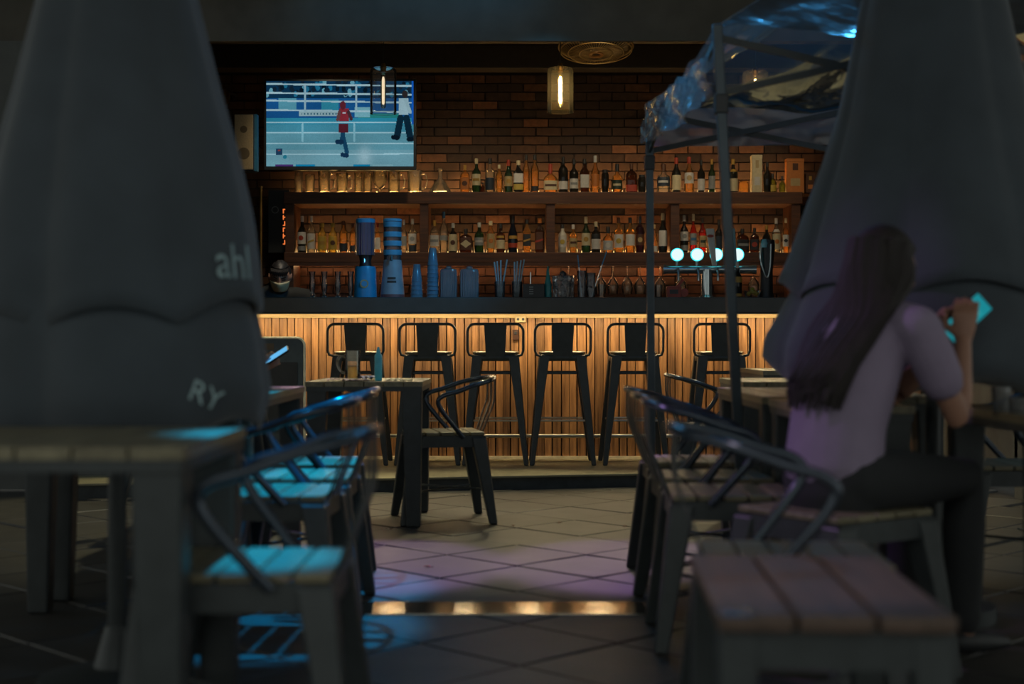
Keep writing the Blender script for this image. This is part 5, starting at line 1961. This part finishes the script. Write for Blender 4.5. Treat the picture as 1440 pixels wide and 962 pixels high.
# long hair: a cap over the skull and many locks running down the back
hm_ = MB()
hc = WV['head']
hf = (wf + Vector((.12, -.12, -.1))).normalized()
hr = hf.cross(Vector((0, 0, 1))).normalized()
n, m_ = 28, 14
v, f = [], []
for i in range(m_ + 1):
    la = -.5 + (PI / 2 + .5) * i / m_
    for j in range(n):
        lo = 2 * PI * j / n
        x, y, z = math.cos(la) * math.cos(lo), math.cos(la) * math.sin(lo), math.sin(la)
        back = max(0, -y)
        face = y > .35 and z < .45
        sc_ = .93 if face else 1.13
        v.append(hc + (hr * x * .078 + hf * (y * .098 - .004) + Vector((0, 0, 1)) * z * .116) * sc_)
for i in range(m_):
    for j in range(n):
        j2 = (j + 1) % n
        f.append((i * n + j, i * n + j2, (i + 1) * n + j2, (i + 1) * n + j))
f.append(tuple(m_ * n + j for j in range(n)))
hm_.add(v, f)
rh = random.Random(5)
for k in range(190):
    lo = rh.uniform(PI * .93, PI * 2.07)             # around the sides and back of the skull
    x, y = math.cos(lo), math.sin(lo)
    lv = rh.uniform(0, 1)
    top = hc + hr * x * (.055 + .03 * lv) + hf * (y * .085 - .01) + Vector((0, 0, .055 + rh.uniform(-.02, .03)))
    ear = hc + hr * x * .094 + hf * (y * .108 - .012) + Vector((0, 0, -.03))
    bk = -wf
    drop = rh.uniform(.22, .40) + .06 * back
    wl = .165 if x < 0 else .105
    mid = hc + hr * x * wl + bk * (.075 + .03 * -y) + Vector((-.03, -.02, -.135))
    mid2 = hc + hr * x * (wl * .5 + .055) + bk * (.115 + .05 * -y) + Vector((-.075, -.03, -.25))
    tip = hc + hr * (x * .10 + rh.uniform(-.015, .015)) + bk * (.135 + .05 * -y) + Vector((-.11, -.03, -.19 - drop * .50))
    w0 = rh.uniform(.011, .018)
    pts = catmull([top, ear, mid, mid2, tip], 3)
    hm_.tube(pts, [w0 * (1 - .85 * max(0, (i / (len(pts) - 1) - .6) / .4)) for i in range(len(pts))], 6)
hm_.build('hair', M_HAIR, woman, smooth=True)
# phone held by the woman
ph = thing('mobile_phone', 'phone with teal glowing screen held up by the seated woman', 'phone', (1.30, 4.075, .985))
ph.rotation_euler = (math.radians(20), math.radians(42), math.radians(20))
MB().bx(-.036, .036, -.005, .005, -.076, .076).build('case', M_BLACK, ph, bevel=.003)
MB().bx(-.033, .033, -.0062, -.005, -.071, .071).build('screen', glow('teal_screen', (.02, .42, .50), .55), ph)
for zz, hh_ in ((.03, .02), (-.015, .03), (-.052, .008)):
    MB().bx(-.026, .02, -.0068, -.0062, zz - hh_ / 2, zz + hh_ / 2).build('screen_panel', glow('teal_screen_light', (.05, .55, .60), .6), ph)

# person behind the left parasol: hands and a glowing phone show
lf = Vector((1, 0, 0))
lr_ = Vector((0, -1, 0))
pl_ = Vector((-1.68, 6.95, .535))
Jl = dict(pelvis=pl_, waist=pl_ + Vector((.03, 0, .15)), chest=pl_ + Vector((.03, 0, .33)), neck=pl_ + Vector((.06, 0, .48)), head=pl_ + Vector((.10, 0, .60)),
          shR=pl_ + Vector((.04, -.16, .42)), shL=pl_ + Vector((.04, .16, .42)), elR=pl_ + Vector((.22, -.20, .20)), elL=pl_ + Vector((.22, .20, .20)),
          wrR=pl_ + Vector((.44, -.05, .24)), wrL=pl_ + Vector((.43, .06, .25)),
          hipR=pl_ + Vector((.02, -.09, 0)), hipL=pl_ + Vector((.02, .09, 0)), knR=pl_ + Vector((.43, -.11, -.01)), knL=pl_ + Vector((.43, .11, -.01)),
          anR=pl_ + Vector((.42, -.11, -.45)), anL=pl_ + Vector((.42, .11, -.45)), side=lr_, fwd=lf, hfwd=(1, 0, -.35), hup=(.2, 0, 1),
          handR=((.75, .2, .55), (-.4, .6, .5), (.1, .2, .8), .45), handL=((.75, -.2, .5), (-.4, -.6, .5), (.1, -.2, .8), .45))
M_OLIVE = plain('olive_jacket', '#5b6140', .8, var=.1)
guest, GV = person('person', 'person half hidden by the left parasol looking at a lit phone', Jl, M_OLIVE, M_TROUS, M_SHOE, 1.7, .95, (-1.68, 6.95, 0))
add = MB()
gc = GV['head']
for lo in range(1):
    add.loft([gc + Vector((-.015, 0, .0)), gc + Vector((-.012, 0, .07)), gc + Vector((-.005, 0, .10))], [(.088, .10), (.082, .096), (.05, .06)], (0, 1, 0), 18)
add.build('hair', M_HAIR, guest, smooth=True)
pp = W(387, 502, 6.9)
ph = thing('mobile_phone', 'phone with bright blue screen beside the menu board', 'phone', pp)
Lx = Vector((.84, 0, .54))
nx_ = Vector((-.54 * .93, -.36, .84 * .93)).normalized()
ph.rotation_euler = Matrix((nx_.cross(Lx) * -1, -nx_, Lx)).transposed().to_euler()
MB().bx(-.036, .036, -.005, .005, -.076, .076).build('case', M_BLACK, ph, bevel=.003)
MB().bx(-.033, .033, -.0064, -.005, -.071, .071).build('screen', glow('blue_screen', (.15, .55, .95), .9), ph)
MB().bx(-.01, .012, -.0068, -.0064, -.05, -.02).build('screen_panel', glow('blue_screen_dark', (.05, .2, .5), .5), ph)

# barman bending over behind the bar, masked
bp_ = Vector((-1.86, 10.98, 0.087))
bh = W(394, 390, 10.95)
Jb = dict(pelvis=bp_ + Vector((0, .12, .88)), waist=bp_ + Vector((0, .10, 1.0)), chest=bp_ + Vector((.02, 0.06, 1.15)), neck=(bh.x + .02, 11.01, bh.z - .10), head=bh,
          shR=(bh.x - .18, 11.04, bh.z - .15), shL=(bh.x + .20, 11.04, bh.z - .15), elR=(bh.x - .25, 10.98, 1.06), elL=(bh.x + .27, 10.98, 1.06),
          wrR=(bh.x - .10, 10.82, 1.03), wrL=(bh.x + .10, 10.82, 1.03),
          hipR=bp_ + Vector((-.09, .12, .86)), hipL=bp_ + Vector((.09, .12, .86)), knR=bp_ + Vector((-.1, .08, .47)), knL=bp_ + Vector((.1, .08, .47)),
          anR=bp_ + Vector((-.1, .12, .08)), anL=bp_ + Vector((.1, .12, .08)), side=(-1, 0, 0), fwd=(0, -1, 0), hfwd=(.10, -1, -.42), hup=(0.06, -.35, 1),
          handR=((.6, -.6, -.1), (0, 0, -1), (.3, .5, 0), .35), handL=((-.6, -.6, -.1), (0, 0, -1), (-.3, .5, 0), .35))
M_BLACKTEE = plain('black_shirt', '#24282a', .85, var=.1)
barman, BV = person('person', 'masked barman in black bending over behind the bar', Jb, M_BLACKTEE, M_TROUS, M_SHOE, .8, 1.0, bp_)
hc = BV['head']
fw = Vector((.10, -1, -.42)).normalized()
rt = fw.cross(Vector((0.06, -.35, 1))).normalized()
up = rt.cross(fw).normalized()
hm_ = MB()
n, m_ = 30, 12
v, f = [], []
for i in range(m_ + 1):
    la = -.25 + (PI / 2 + .25) * i / m_
    for j in range(n):
        lo = 2 * PI * j / n
        x, y, z = math.cos(la) * math.cos(lo), math.cos(la) * math.sin(lo), math.sin(la)
        sc_ = 1.16 + .03 * math.sin(j * 5.3 + i * 2.1)
        if y > .1 and z < .62:
            sc_ = .86
        v.append(hc + (rt * x * .077 + fw * (y * .094 - .004) + up * z * .114) * sc_)
for i in range(m_):
    for j in range(n):
        j2 = (j + 1) % n
        f.append((i * n + j, i * n + j2, (i + 1) * n + j2, (i + 1) * n + j))
f.append(tuple(m_ * n + j for j in range(n)))
hm_.add(v, f)
for k in range(26):                                      # fringe
    x = -.06 + .12 * k / 25
    p0 = hc + rt * x + fw * (.075 - x * x * 6) + up * .088
    p1 = p0 + up * (-.028 - .010 * (k % 3)) + fw * .020
    hm_.tube([p0, (p0 + p1) / 2 + fw * .008, p1], [.010, .008, .002], 5)
hm_.build('hair', plain('black_hair', '#1f1d1d', .5, var=.3, scale=60), barman, smooth=True)
mk = MB()
v, f = [], []
for i in range(9):
    zz = -.004 - .088 * i / 8
    for j in range(15):
        q = (j / 14 - .5) * 2.3
        R_ = .088 * (1 - .30 * (i / 8) ** 2)
        X = math.sin(q) * R_ * .92
        Yv = math.cos(q) * (.108 - .022 * (i / 8) ** 2) + .014 * math.exp(-(q / .35) ** 2) * math.exp(-((zz + .03) / .03) ** 2)
        v.append(hc + rt * X + fw * Yv + up * (zz - .004 * abs(q)))
for i in range(8):
    for j in range(14):
        a = i * 15 + j
        f.append((a, a + 1, a + 16, a + 15))
mk.add(v, f)
mk.build('face_mask', plain('cream_mask', '#c9bb93', .8, var=.06), barman, smooth=True, solid=.002)
for s in (-1, 1):
    MB().bar(hc + rt * s * .016 + fw * .098 + up * .026, hc + rt * s * .05 + fw * .083 + up * .034, .006, .008, fw).build('eyebrow', MATS['black_hair'], barman)
    MB().bar(hc + rt * s * .018 + fw * .090 + up * .008, hc + rt * s * .044 + fw * .079 + up * .009, .006, .006, fw).build('eye', M_BLACK, barman)

# ------------------------------------------------------------------ small litter on the paving
for (px, py, col, ds) in ((543, 745, 'silver', 'tiny pale crumpled wrapper near the mug table leg'), (601, 798, 'orange', 'tiny orange leaf on the purple-lit paving'),
                          (722, 740, 'brown', 'tiny dark leaf on the paving before the lone armchair'), (788, 736, 'brown', 'tiny dark leaf in the aisle below the amber pendant'),
                          (880, 741, 'brown', 'tiny dark leaf near the thinner tent pole')):
    Y = CAM_H * F / (py - 481)
    t = thing('fallen_leaf' if col != 'silver' else 'crumpled_wrapper', ds, 'leaf' if col != 'silver' else 'litter', ((px - 720) / F * Y, Y, 0.0), random.uniform(0, 3), 'litter on the paving')
    a = .018
    MB().add([(-a, 0, .002), (-a * .3, a * .5, .009), (a, 0, .004), (-a * .3, -a * .5, .008), (0, 0, .003)], [(0, 1, 4), (1, 2, 4), (2, 3, 4), (3, 0, 4)]).build('blade', paper(col), t, solid=.001)
    MB().tube([(-a, 0, .003), (-a * 1.7, .003, .006)], .0012, 5).build('stalk', paper('brown'), t)
